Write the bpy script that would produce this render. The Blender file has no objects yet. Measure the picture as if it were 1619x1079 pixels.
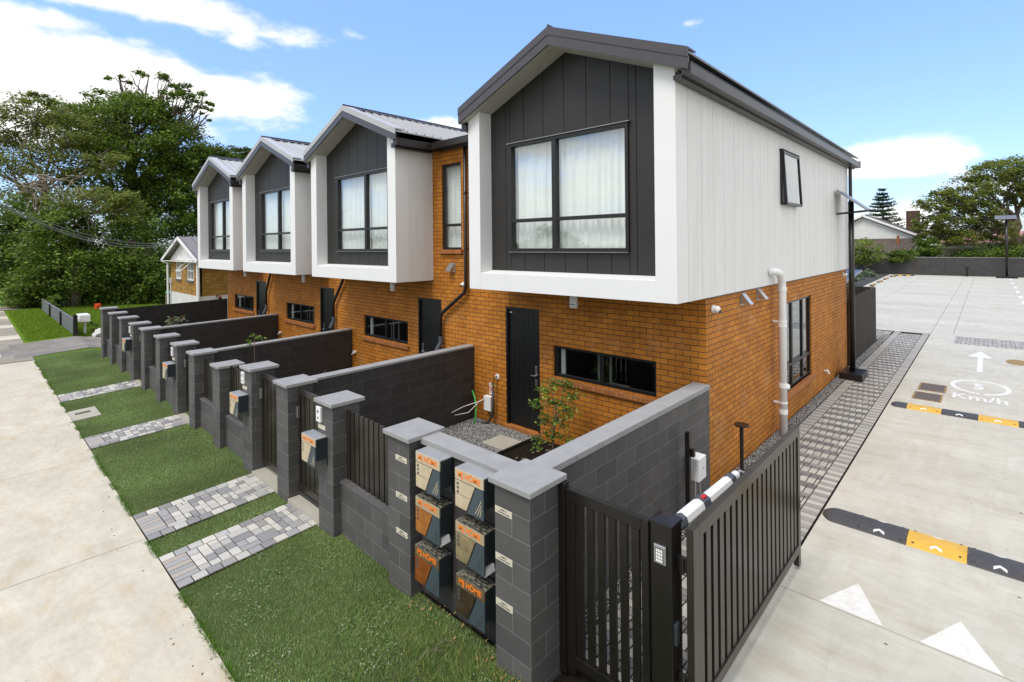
import bpy, math, random
import numpy as np
from mathutils import Vector, Matrix
R = math.radians
rng = np.random.default_rng(7)
random.seed(7)
scene = bpy.context.scene
COL = scene.collection

# ------------------------------------------------------------------ camera
H = 3.68
cam_d = bpy.data.cameras.new('camera'); cam = bpy.data.objects.new('camera', cam_d); COL.objects.link(cam)
cam_d.sensor_width = 36.0; cam_d.lens = 806.28/1619*36.0
cam_d.shift_y = -(539.5-386.96)/1619
cam_d.clip_start = 0.05; cam_d.clip_end = 3000
YAW, ROLL = R(-43.017), R(0.5813)
cy_, sy_ = math.cos(YAW), math.sin(YAW); cr_, sr_ = math.cos(ROLL), math.sin(ROLL)
right = Vector((cy_, -sy_, 0)); up = Vector((0, 0, 1)); fwd = Vector((sy_, cy_, 0))
r2 = right*cr_ - up*sr_; u2 = right*sr_ + up*cr_
M = Matrix(((r2.x, u2.x, -fwd.x, 0), (r2.y, u2.y, -fwd.y, 0), (r2.z, u2.z, -fwd.z, H), (0, 0, 0, 1)))
cam.matrix_world = M
scene.camera = cam

# ------------------------------------------------------------------ light
SUN_EL, SUN_AZ = 60.0, 178.0          # azimuth clockwise from +Y
world = bpy.data.worlds.new('World'); scene.world = world; world.use_nodes = True
wt = world.node_tree; wt.nodes.clear()
def WN(t, **k):
    n = wt.nodes.new(t)
    for a, b in k.items(): setattr(n, a, b)
    return n
def wmath(op, a, b=None, c=None):
    n = WN('ShaderNodeMath', operation=op)
    for i, v in enumerate((a, b, c)):
        if v is None: continue
        if isinstance(v, (int, float)): n.inputs[i].default_value = v
        else: wt.links.new(v, n.inputs[i])
    return n.outputs[0]
sky = WN('ShaderNodeTexSky', sky_type='NISHITA'); sky.sun_disc = False
sky.sun_elevation = R(SUN_EL); sky.sun_rotation = R(SUN_AZ); sky.air_density = 1.0; sky.dust_density = 0.6; sky.ozone_density = 1.6
tc = WN('ShaderNodeTexCoord'); sep = WN('ShaderNodeSeparateXYZ'); wt.links.new(tc.outputs['Generated'], sep.inputs[0])
X_, Y_, Z_ = sep.outputs
AZ = wmath('ARCTAN2', X_, Y_); EL = wmath('ARCSINE', Z_)
nz = WN('ShaderNodeTexNoise'); nz.inputs['Scale'].default_value = 7.0; nz.inputs['Detail'].default_value = 9; nz.inputs['Roughness'].default_value = 0.62
mp = WN('ShaderNodeMapping'); mp.inputs['Scale'].default_value = (1, 1, 2.2); wt.links.new(tc.outputs['Generated'], mp.inputs[0]); wt.links.new(mp.outputs[0], nz.inputs['Vector'])
NZ = nz.outputs['Fac']
def dirpix(u, v):
    x = (u-809.5)/806.28; y = (386.96-v)/806.28
    d = (r2*x + u2*y + fwd).normalized()
    return math.atan2(d.x, d.y), math.asin(d.z)
blobs = [ # px centre, px half-size, strength (places of the clouds in the sky)
 ((120, 105), (360, 70), 1.35), ((340, 150), (160, 48), 1.1), ((60, 150), (330, 90), 1.3), ((220, 5), (330, 36), 1.05), ((60, 30), (150, 26), .8), ((-150, 60), (200, 200), 1.1),
 ((385, 62), (36, 14), .35), ((1420, 250), (120, 36), 1.1), ((1370, 248), (90, 34), 0.9), ((1495, 245), (70, 18), .75),
 ((1440, 340), (75, 28), .8), ((698, 197), (40, 12), .7), ((1085, 38), (18, 7), .25), ((1560, 290), (90, 26), .45), ((1760, 300), (120, 50), .8)]
acc = None
for (px, py), (hx, hy), st in blobs:
    a0, e0 = dirpix(px, py); a1, _ = dirpix(px+hx*.5, py); a2, _ = dirpix(px-hx*.5, py)
    _, e1 = dirpix(px, py-hy*.5); _, e2 = dirpix(px, py+hy*.5)
    ra = abs(a1-a2); re = abs(e1-e2)
    dx = wmath('DIVIDE', wmath('SUBTRACT', AZ, a0), ra); dy = wmath('DIVIDE', wmath('SUBTRACT', EL, e0), re)
    d2 = wmath('ADD', wmath('MULTIPLY', dx, dx), wmath('MULTIPLY', dy, dy))
    v = wmath('MULTIPLY', wmath('SUBTRACT', 1.0, wmath('SQRT', d2)), st)
    acc = v if acc is None else wmath('MAXIMUM', acc, v)
acc = wmath('MAXIMUM', acc, -1.2)
# cloud cover added out of view, behind the camera, to soften the light
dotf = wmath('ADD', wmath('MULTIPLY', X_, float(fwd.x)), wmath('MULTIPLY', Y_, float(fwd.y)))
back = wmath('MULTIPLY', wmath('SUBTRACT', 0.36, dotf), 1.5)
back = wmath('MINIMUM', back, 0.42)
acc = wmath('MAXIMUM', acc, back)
acc = wmath('MAXIMUM', acc, wmath('MINIMUM', wmath('MULTIPLY', wmath('SUBTRACT', X_, 0.13), 4.0), 0.5))  # unseen cloud added on the right, whitens side walls and pane reflections
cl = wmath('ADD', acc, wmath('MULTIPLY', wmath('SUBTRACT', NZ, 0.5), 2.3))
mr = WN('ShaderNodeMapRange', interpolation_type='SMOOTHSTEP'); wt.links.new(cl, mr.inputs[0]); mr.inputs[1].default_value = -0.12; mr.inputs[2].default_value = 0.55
mr2 = WN('ShaderNodeMapRange'); wt.links.new(NZ, mr2.inputs[0]); mr2.inputs[1].default_value = 0.3; mr2.inputs[2].default_value = 0.65; mr2.inputs[3].default_value = .84; mr2.inputs[4].default_value = 1.0
cm = WN('ShaderNodeMix', data_type='RGBA', blend_type='MULTIPLY'); cm.inputs[0].default_value = 1.0
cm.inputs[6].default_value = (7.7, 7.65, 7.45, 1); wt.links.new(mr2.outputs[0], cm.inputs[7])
skyt = WN('ShaderNodeMix', data_type='RGBA', blend_type='MULTIPLY'); skyt.inputs[0].default_value = 1.0; skyt.inputs[7].default_value = (1.50, 1.66, 2.14, 1)
hz = WN('ShaderNodeMapRange'); wt.links.new(Z_, hz.inputs[0]); hz.inputs[1].default_value = 0.0; hz.inputs[2].default_value = 0.55; hz.inputs[3].default_value = .52; hz.inputs[4].default_value = 1.12
skyh = WN('ShaderNodeMix', data_type='RGBA', blend_type='MULTIPLY'); skyh.inputs[0].default_value = 1.0; wt.links.new(sky.outputs[0], skyh.inputs[6]); wt.links.new(hz.outputs[0], skyh.inputs[7])
wt.links.new(skyh.outputs[2], skyt.inputs[6])
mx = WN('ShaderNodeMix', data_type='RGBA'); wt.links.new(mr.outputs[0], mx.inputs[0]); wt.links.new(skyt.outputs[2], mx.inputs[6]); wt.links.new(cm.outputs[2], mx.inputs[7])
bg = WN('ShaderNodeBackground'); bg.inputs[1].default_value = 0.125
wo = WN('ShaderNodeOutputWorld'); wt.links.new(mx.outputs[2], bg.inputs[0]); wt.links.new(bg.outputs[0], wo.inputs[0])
sun_d = bpy.data.lights.new('sun', 'SUN'); sun_d.energy = 2.0; sun_d.angle = R(24); sun_d.color = (1, .955, .88)
sun = bpy.data.objects.new('sun', sun_d); COL.objects.link(sun)
sd = Vector((math.sin(R(SUN_AZ))*math.cos(R(SUN_EL)), math.cos(R(SUN_AZ))*math.cos(R(SUN_EL)), math.sin(R(SUN_EL))))
sun.rotation_euler = sd.to_track_quat('Z', 'Y').to_euler(); sun.location = sd*60
vs = scene.view_settings; vs.view_transform = 'Standard'; vs.look = 'None'; vs.gamma = 1; vs.exposure = 0.45
scene.cycles.max_bounces = 6; scene.cycles.transparent_max_bounces = 16
scene.cycles.caustics_reflective = False; scene.cycles.caustics_refractive = False

# ------------------------------------------------------------------ materials
def C3(c): return tuple(c)+(1,) if len(c) == 3 else c
def srgb(r, g, b):
    f = lambda v: (v/255/12.92) if v/255 <= .04045 else ((v/255+.055)/1.055)**2.4
    return (f(r), f(g), f(b))
def newmat(name):
    m = bpy.data.materials.new(name); m.use_nodes = True; nt = m.node_tree
    b = nt.nodes['Principled BSDF']; return m, nt, b
def node(nt, t, **k):
    n = nt.nodes.new(t)
    for a, v in k.items(): setattr(n, a, v)
    return n
def noise(nt, scale, detail=4, rough=.55, coord='Object', stretch=None):
    t = node(nt, 'ShaderNodeTexCoord'); n = node(nt, 'ShaderNodeTexNoise')
    n.inputs['Scale'].default_value = scale; n.inputs['Detail'].default_value = detail; n.inputs['Roughness'].default_value = rough
    if stretch:
        mp = node(nt, 'ShaderNodeMapping'); mp.inputs['Scale'].default_value = stretch
        nt.links.new(t.outputs[coord], mp.inputs[0]); nt.links.new(mp.outputs[0], n.inputs['Vector'])
    else: nt.links.new(t.outputs[coord], n.inputs['Vector'])
    return n.outputs['Fac']
def ramp(nt, src, stops):
    r = node(nt, 'ShaderNodeValToRGB'); e = r.color_ramp.elements
    while len(e) < len(stops): e.new(.5)
    for el, (p, c) in zip(e, stops): el.position = p; el.color = C3(c)
    nt.links.new(src, r.inputs[0]); return r.outputs[0]
def mixc(nt, fac, a, b, mode='MIX'):
    n = node(nt, 'ShaderNodeMix', data_type='RGBA', blend_type=mode)
    for i, v in ((0, fac), (6, a), (7, b)):
        if isinstance(v, (int, float)): n.inputs[i].default_value = v
        elif isinstance(v, tuple): n.inputs[i].default_value = C3(v)
        else: nt.links.new(v, n.inputs[i])
    return n.outputs[2]
def bump(nt, b, src, strength=.3, dist=.01):
    n = node(nt, 'ShaderNodeBump'); n.inputs['Strength'].default_value = strength; n.inputs['Distance'].default_value = dist
    nt.links.new(src, n.inputs['Height']); nt.links.new(n.outputs[0], b.inputs['Normal'])
def simple(name, col, rough=.6, metal=0, var=.12, scale=6, bmp=0, spec=None, fine=60):
    m, nt, b = newmat(name)
    lo = tuple(c*(1-var) for c in col); hi = tuple(min(1, c*(1+var)) for c in col)
    c1 = ramp(nt, noise(nt, scale, 6, .6), [(.3, lo), (.7, hi)])
    c2 = ramp(nt, noise(nt, fine, 3, .6), [(.25, (1-var*.6,)*3), (.75, (1, 1, 1))])
    nt.links.new(mixc(nt, 1.0, c1, c2, 'MULTIPLY'), b.inputs['Base Color'])
    b.inputs['Roughness'].default_value = rough; b.inputs['Metallic'].default_value = metal
    if spec is not None: b.inputs['Specular IOR Level'].default_value = spec
    if bmp: bump(nt, b, noise(nt, fine, 5, .6), bmp, .004)
    return m
def masonry(name, c1, c2, mortar, bw, rh, ms, rough=.8, bmp=.6, stain=None, tint=.25, spec=.3):
    m, nt, b = newmat(name)
    uv = node(nt, 'ShaderNodeUVMap'); br = node(nt, 'ShaderNodeTexBrick')
    br.inputs['Scale'].default_value = 1; br.inputs['Brick Width'].default_value = bw; br.inputs['Row Height'].default_value = rh
    br.inputs['Mortar Size'].default_value = ms; br.inputs['Mortar Smooth'].default_value = .15; br.offset = .5
    br.inputs['Color1'].default_value = C3(c1); br.inputs['Color2'].default_value = C3(c2); br.inputs['Mortar'].default_value = C3(mortar)
    nt.links.new(uv.outputs[0], br.inputs['Vector'])
    n1 = noise(nt, 3.0, 6, .65); n2 = noise(nt, 45, 4, .7)
    c = mixc(nt, 1.0, br.outputs['Color'], ramp(nt, n1, [(.3, (1-tint,)*3), (.7, (1, 1, 1))]), 'MULTIPLY')
    c = mixc(nt, 1.0, c, ramp(nt, n2, [(.25, (1-tint*.7,)*3), (.7, (1.0, 1.0, 1.0))]), 'MULTIPLY')
    if stain:
        sc_, col_, amt, lo_, hi_ = stain
        f = ramp(nt, noise(nt, sc_, 7, .7), [(lo_, (0, 0, 0)), (hi_, (amt,)*3)])
        c = mixc(nt, f, c, col_)
    nt.links.new(c, b.inputs['Base Color'])
    b.inputs['Roughness'].default_value = rough; b.inputs['Specular IOR Level'].default_value = spec
    inv = node(nt, 'ShaderNodeMath', operation='MULTIPLY_ADD'); nt.links.new(br.outputs['Fac'], inv.inputs[0]); inv.inputs[1].default_value = -1; inv.inputs[2].default_value = 1
    ad = node(nt, 'ShaderNodeMath', operation='MULTIPLY_ADD'); nt.links.new(n2, ad.inputs[0]); ad.inputs[1].default_value = .22; nt.links.new(inv.outputs[0], ad.inputs[2])
    bump(nt, b, ad.outputs[0], bmp, .008)
    return m
def vcol(name, rough=.7, var=.2, scale=30, trans=0, bmp=0, mul=(1, 1, 1), spec=.4):
    m, nt, b = newmat(name)
    a = node(nt, 'ShaderNodeAttribute', attribute_name='col')
    c = mixc(nt, 1.0, a.outputs['Color'], ramp(nt, noise(nt, scale, 5, .65), [(.25, tuple(x*(1-var) for x in mul)), (.75, mul)]), 'MULTIPLY')
    nt.links.new(c, b.inputs['Base Color']); b.inputs['Roughness'].default_value = rough; b.inputs['Specular IOR Level'].default_value = spec
    if trans:
        t = node(nt, 'ShaderNodeBsdfTranslucent'); nt.links.new(c, t.inputs[0])
        ms = node(nt, 'ShaderNodeMixShader'); ms.inputs[0].default_value = trans
        nt.links.new(b.outputs[0], ms.inputs[1]); nt.links.new(t.outputs[0], ms.inputs[2])
        nt.links.new(ms.outputs[0], nt.nodes['Material Output'].inputs[0])
    if bmp: bump(nt, b, noise(nt, scale*3, 5, .6), bmp, .004)
    return m
def concrete(name, base, var=.16, stain=(.5, .4, .25), amt=.35, rough=.85, stretch=None, s1=.5):
    m, nt, b = newmat(name)
    lo = tuple(c*(1-var) for c in base); hi = tuple(min(1, c*(1+var*.6)) for c in base)
    c = ramp(nt, noise(nt, s1, 8, .62, stretch=stretch), [(.3, lo), (.68, hi)])
    c = mixc(nt, 1.0, c, ramp(nt, noise(nt, 7, 8, .7, stretch=stretch), [(.3, (.86, .86, .86)), (.66, (1, 1, 1))]), 'MULTIPLY')
    c = mixc(nt, 1.0, c, ramp(nt, noise(nt, 90, 4, .7), [(.25, (.86, .86, .86)), (.7, (1, 1, 1))]), 'MULTIPLY')
    f = ramp(nt, noise(nt, 1.7, 9, .72, stretch=stretch), [(.5, (0, 0, 0)), (.72, (amt,)*3)])
    c = mixc(nt, f, c, stain)
    tcx = node(nt, 'ShaderNodeTexCoord'); vo = node(nt, 'ShaderNodeTexNoise'); vo.inputs['Scale'].default_value = 2.4; vo.inputs['Detail'].default_value = 3; vo.inputs['Distortion'].default_value = .6
    mpx = node(nt, 'ShaderNodeMapping'); mpx.inputs['Scale'].default_value = (1.6, .35, 1) if stretch and stretch[0] < 1 else (1, 1, 1); mpx.inputs['Rotation'].default_value = (0, 0, .25)
    nt.links.new(tcx.outputs['Object'], mpx.inputs[0]); nt.links.new(mpx.outputs[0], vo.inputs['Vector'])
    c = mixc(nt, 1.0, c, ramp(nt, vo.outputs['Fac'], [(.30, (1, 1, 1)), (.46, (.97, .965, .955)), (.56, (.93, .92, .90)), (.66, (1, 1, 1))]), 'MULTIPLY')
    sp = ramp(nt, noise(nt, 16, 3, .5), [(.765, (0, 0, 0)), (.79, (.55,)*3)])
    c = mixc(nt, sp, c, (.1, .075, .05))
    nt.links.new(c, b.inputs['Base Color']); b.inputs['Roughness'].default_value = rough; b.inputs['Specular IOR Level'].default_value = .25
    bump(nt, b, noise(nt, 60, 6, .7), .25, .004)
    return m
def glassmat(name, refl=.35, tint=(.75, .85, .82)):
    m, nt, b = newmat(name); nt.nodes.remove(b)
    g = node(nt, 'ShaderNodeBsdfGlossy'); g.inputs['Roughness'].default_value = .015; g.inputs['Color'].default_value = (.95, .98, 1, 1)
    t = node(nt, 'ShaderNodeBsdfTransparent'); t.inputs[0].default_value = C3(tint)
    gm = node(nt, 'ShaderNodeNewGeometry'); dp = node(nt, 'ShaderNodeVectorMath', operation='DOT_PRODUCT'); nt.links.new(gm.outputs['Normal'], dp.inputs[0]); nt.links.new(gm.outputs['Incoming'], dp.inputs[1])
    ab = node(nt, 'ShaderNodeMath', operation='ABSOLUTE'); nt.links.new(dp.outputs['Value'], ab.inputs[0])
    iv = node(nt, 'ShaderNodeMath', operation='SUBTRACT', use_clamp=True); iv.inputs[0].default_value = 1; nt.links.new(ab.outputs[0], iv.inputs[1])
    pw = node(nt, 'ShaderNodeMath', operation='POWER'); nt.links.new(iv.outputs[0], pw.inputs[0]); pw.inputs[1].default_value = 4.5
    a = node(nt, 'ShaderNodeMath', operation='ADD', use_clamp=True); a.inputs[1].default_value = refl; nt.links.new(pw.outputs[0], a.inputs[0])
    ms = node(nt, 'ShaderNodeMixShader'); nt.links.new(a.outputs[0], ms.inputs[0]); nt.links.new(t.outputs[0], ms.inputs[1]); nt.links.new(g.outputs[0], ms.inputs[2])
    nt.links.new(ms.outputs[0], nt.nodes['Material Output'].inputs[0]); return m

MT = {}
MT['brick'] = masonry('brick', (.70, .265, .032), (.56, .195, .020), (.065, .047, .032), .24, .0885, .0055, rough=.7, bmp=.7, tint=.34, stain=(1.3, (.52, .34, .20), .34, .56, .74))
MT['brick_sill'] = masonry('brick_sill', (.52, .20, .065), (.42, .15, .04), (.16, .10, .06), .089, 1.0, .005, rough=.75, bmp=.5)
MT['block'] = masonry('block', (.088, .086, .086), (.118, .114, .112), (.24, .235, .23), .4, .2, .0032, rough=.62, bmp=.45, tint=.26, stain=(2.6, (.17, .135, .105), .5, .60, .76), spec=.4)
MT['block_dark'] = masonry('block_dark', (.052, .050, .050), (.064, .062, .061), (.13, .127, .123), .4, .2, .003, rough=.6, bmp=.5, tint=.2)
MT['stretcher_brick'] = masonry('stretcher_brick', (.62, .36, .08), (.40, .19, .03), (.30, .22, .10), .24, .078, .006, rough=.8, bmp=.5, tint=.4)
MT['cap'] = simple('cap', (.29, .29, .29), .75, var=.10, scale=5, bmp=.25, fine=80)
MT['white'] = simple('white', (.75, .75, .74), .5, var=.02, scale=2)
def cladmat():
    m, nt, b = newmat('white_board')
    c = ramp(nt, noise(nt, 1.6, 6, .65, stretch=(4, 4, .35)), [(.3, (.70, .70, .685)), (.62, (.765, .765, .755))])
    c = mixc(nt, 1.0, c, ramp(nt, noise(nt, 9, 5, .7, stretch=(3, 3, .5)), [(.25, (.95, .95, .945)), (.6, (1, 1, 1))]), 'MULTIPLY')
    nt.links.new(c, b.inputs['Base Color']); b.inputs['Roughness'].default_value = .55; bump(nt, b, noise(nt, 1.2, 2, .5, stretch=(1, 1, .5)), .25, .02); return m
MT['white'] = cladmat()
MT['white_trim'] = simple('white_trim', (.78, .78, .77), .5, var=.02, scale=2)
MT['soffit'] = simple('soffit', (.50, .48, .43), .7, var=.04)
MT['dark_board'] = simple('dark_board', (.021, .019, .018), .55, var=.14, scale=3)
MT['roof'] = simple('roof', (.15, .145, .15), .38, metal=.35, var=.06, scale=1.5)
MT['roof_sky_sheen'] = simple('roof_sky_sheen', (.44, .445, .45), .5, metal=.0, var=.06, scale=1.2)  # roof metal with the grazing sky reflection put into a lighter colour
MT['barge'] = simple('barge', (.060, .056, .060), .4, var=.06)
MT['gutter'] = simple('gutter', (.020, .016, .014), .35, var=.06)
MT['frame'] = simple('frame', (.010, .009, .009), .35, var=.1)
MT['flash'] = simple('flash', (.30, .29, .28), .35, metal=.6, var=.1)
MT['door'] = simple('door', (.010, .010, .010), .38, var=.2)
MT['black_metal'] = simple('black_metal', (.012, .010, .009), .33, metal=.1, var=.22, scale=7, bmp=.05)
MT['gate_metal'] = simple('gate_metal', (.030, .026, .020), .30, metal=.2, var=.22, scale=3, bmp=.05)
MT['timber_black'] = simple('timber_black', (.020, .018, .016), .85, var=.45, scale=8, bmp=.4)
def streak():
    m, nt, b = newmat('weathered_black_timber')
    c = ramp(nt, noise(nt, 3.0, 7, .7, stretch=(1, 6, .35)), [(.35, (.018, .016, .014)), (.6, (.04, .036, .03)), (.72, (.14, .13, .11))])
    nt.links.new(c, b.inputs['Base Color']); b.inputs['Roughness'].default_value = .9; return m
MT['weathered'] = streak()
MT['curtain'] = simple('curtain', (.90, .92, .91), .9, var=.03, scale=3)
MT['interior'] = simple('interior', (.055, .053, .05), .9, var=.1)
MT['interior_floor'] = simple('interior_floor', (.16, .13, .10), .6, var=.1)
MT['fitting_grey'] = simple('fitting_grey', (.28, .28, .26), .6, var=.2)
MT['steel'] = simple('steel', (.55, .55, .56), .28, metal=.9, var=.06)
MT['plastic_white'] = simple('plastic_white', (.78, .78, .78), .45, var=.02)
MT['plastic_grey'] = simple('plastic_grey', (.07, .078, .09), .5, var=.05)
MT['glass'] = glassmat('glass', .20, (.95, .98, .965))
MT['glass_low'] = glassmat('glass_low', .09, (.8, .85, .82))
MT['mb_body'] = simple('mb_body', (.028, .036, .041), .42, metal=.2, var=.08)
MT['mb_panel'] = simple('mb_panel', (.065, .092, .11), .42, metal=.3, var=.06)
MT['mb_gold'] = simple('mb_gold', (.56, .47, .32), .42, metal=.15, var=.10, scale=10)
MT['mb_copper'] = simple('mb_copper', (.50, .19, .045), .34, metal=.35, var=.30, scale=5)
MT['mb_bronze'] = simple('mb_bronze', (.20, .145, .085), .36, metal=.35, var=.35, scale=6)
MT['mb_dim'] = simple('mb_dim', (.44, .37, .24), .4, metal=.2, var=.12, scale=8)
MT['mb_dim2'] = simple('mb_dim2', (.34, .27, .15), .35, metal=.3, var=.35, scale=7)
MT['mb_rust'] = simple('mb_rust', (.30, .09, .02), .35, metal=.3, var=.3, scale=6)
MT['mb_dark'] = simple('mb_dark', (.07, .05, .03), .3, metal=.4, var=.4, scale=9)
MT['mb_top'] = simple('mb_top', (.45, .45, .44), .45, metal=.5, var=.1, scale=12)
def topdirty():
    m, nt, b = newmat('mb_top_dirty')
    f = ramp(nt, noise(nt, 26, 5, .6, stretch=(1, 2.2, 1)), [(.44, (.03, .032, .03)), (.62, (.26, .24, .18))])
    nt.links.new(f, b.inputs['Base Color']); b.inputs['Roughness'].default_value = .35; return m
MT['mb_top_dirty'] = topdirty()
MT['orange'] = simple('orange', (.85, .20, .008), .5, var=.03)
MT['ink'] = simple('ink', (.05, .045, .04), .6, var=.05)
MT['red'] = simple('red', (.55, .02, .02), .5, var=.05)
MT['plaque'] = simple('plaque', (.62, .58, .47), .4, metal=.1, var=.06)
MT['footpath'] = concrete('footpath', (.61, .565, .455), .12, (.47, .34, .18), .55, s1=.8, stretch=(1, 2.2, 1))
MT['footpath_old'] = concrete('footpath_old', (.34, .31, .25), .3, (.20, .16, .11), .6, s1=.6)
MT['yard'] = concrete('yard', (.56, .545, .48), .12, (.36, .31, .22), .55, s1=.35, stretch=(.5, 1.5, 1))
MT['drive_old'] = concrete('drive_old', (.27, .25, .22), .3, (.16, .13, .10), .5, s1=1.2)
MT['slab'] = concrete('slab', (.45, .43, .36), .1, (.3, .25, .18), .2)
MT['joint'] = simple('joint', (.10, .085, .06), .95, var=.3, scale=20)
MT['paint_white'] = simple('paint_white', (.78, .78, .76), .6, var=.10, scale=9)
def wornpaint():
    m, nt, b = newmat('worn_paint')
    f = ramp(nt, noise(nt, 9, 9, .78), [(.34, (.57, .55, .49)), (.60, (.70, .70, .69))])
    nt.links.new(f, b.inputs['Base Color']); b.inputs['Roughness'].default_value = .7; return m
MT['worn_paint'] = wornpaint()
MT['rubber'] = simple('rubber', (.055, .053, .055), .6, var=.2, scale=14)
MT['yellow'] = simple('yellow', (.62, .37, .045), .55, var=.1, scale=10)
MT['stone'] = vcol('stone', .85, .25, 40, bmp=.2)
MT['paver'] = vcol('paver', .8, .16, 30, bmp=.3)
MT['leaf'] = vcol('leaf', .55, .25, 3, trans=.42, spec=.35)
MT['grass'] = vcol('grass', .6, .12, 8, trans=.3, spec=.25)
MT['bark'] = simple('bark', (.13, .10, .075), .9, var=.35, scale=8, bmp=.5)
MT['bark_pale'] = simple('bark_pale', (.24, .20, .15), .9, var=.3, scale=8)
def soilmat(name, stops, s=3, s2=40):
    m, nt, b = newmat(name)
    c = ramp(nt, noise(nt, s, 8, .7), stops)
    c = mixc(nt, 1.0, c, ramp(nt, noise(nt, s2, 5, .75), [(.25, (.45, .45, .45)), (.7, (1, 1, 1))]), 'MULTIPLY')
    nt.links.new(c, b.inputs['Base Color']); b.inputs['Roughness'].default_value = .95; b.inputs['Specular IOR Level'].default_value = .1
    bump(nt, b, noise(nt, s2, 6, .7), .8, .03); return m
MT['turf'] = soilmat('turf', [(.25, (.07, .10, .03)), (.5, (.10, .145, .045)), (.75, (.13, .15, .06))])
MT['turf_bright'] = soilmat('turf_bright', [(.25, (.10, .19, .012)), (.55, (.15, .26, .015)), (.8, (.20, .26, .04))], 1.2, 30)
MT['soil'] = soilmat('soil', [(.3, (.012, .009, .007)), (.6, (.03, .022, .016)), (.8, (.06, .045, .03))], 12, 60)
MT['gravel_bed'] = soilmat('gravel_bed', [(.3, (.05, .05, .05)), (.7, (.13, .13, .125))], 60, 90)
MT['house_white'] = simple('house_white', (.66, .66, .64), .8, var=.08, scale=2, bmp=.4, fine=30)
MT['house_roof'] = masonry('tiles', (.14, .105, .085), (.20, .16, .13), (.05, .04, .035), .3, .33, .03, rough=.8, bmp=1, tint=.4)
MT['red_roof'] = simple('red_roof', (.45, .22, .19), .7, var=.1)
MT['brown_roof'] = simple('brown_roof', (.20, .185, .175), .55, metal=.0, var=.12, scale=3)
MT['chimney'] = simple('chimney', (.09, .05, .04), .9, var=.3)
MT['green_plastic'] = simple('green_plastic', (.03, .35, .12), .5)
MT['green_hose'] = simple('green_hose', (.04, .40, .07), .4)
MT['brass'] = simple('brass', (.45, .33, .12), .35, metal=.8)
MT['cone'] = simple('cone_orange', (.75, .09, .02), .5)
MT['solar'] = simple('solar', (.10, .11, .12), .35, metal=.3, var=.1)
MT['grey_paint'] = simple('grey_paint', (.14, .15, .16), .6, var=.2, scale=5)
MT['brown_gold'] = simple('brown_gold', (.30, .19, .07), .8, var=.35, scale=14)
def grate():
    m, nt, b = newmat('grate_iron')
    uv = node(nt, 'ShaderNodeUVMap'); w = node(nt, 'ShaderNodeTexBrick'); w.inputs['Scale'].default_value = 1
    w.inputs['Brick Width'].default_value = .07; w.inputs['Row Height'].default_value = .05; w.inputs['Mortar Size'].default_value = .010
    w.inputs['Color1'].default_value = (.008, .008, .008, 1); w.inputs['Color2'].default_value = (.012, .01, .01, 1); w.inputs['Mortar'].default_value = (.17, .13, .10, 1)
    mp = node(nt, 'ShaderNodeMapping'); mp.inputs['Rotation'].default_value = (0, 0, R(38)); nt.links.new(uv.outputs[0], mp.inputs[0]); nt.links.new(mp.outputs[0], w.inputs[0])
    nt.links.new(w.outputs[0], b.inputs['Base Color']); b.inputs['Roughness'].default_value = .7; return m
MT['grate'] = grate()

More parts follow.
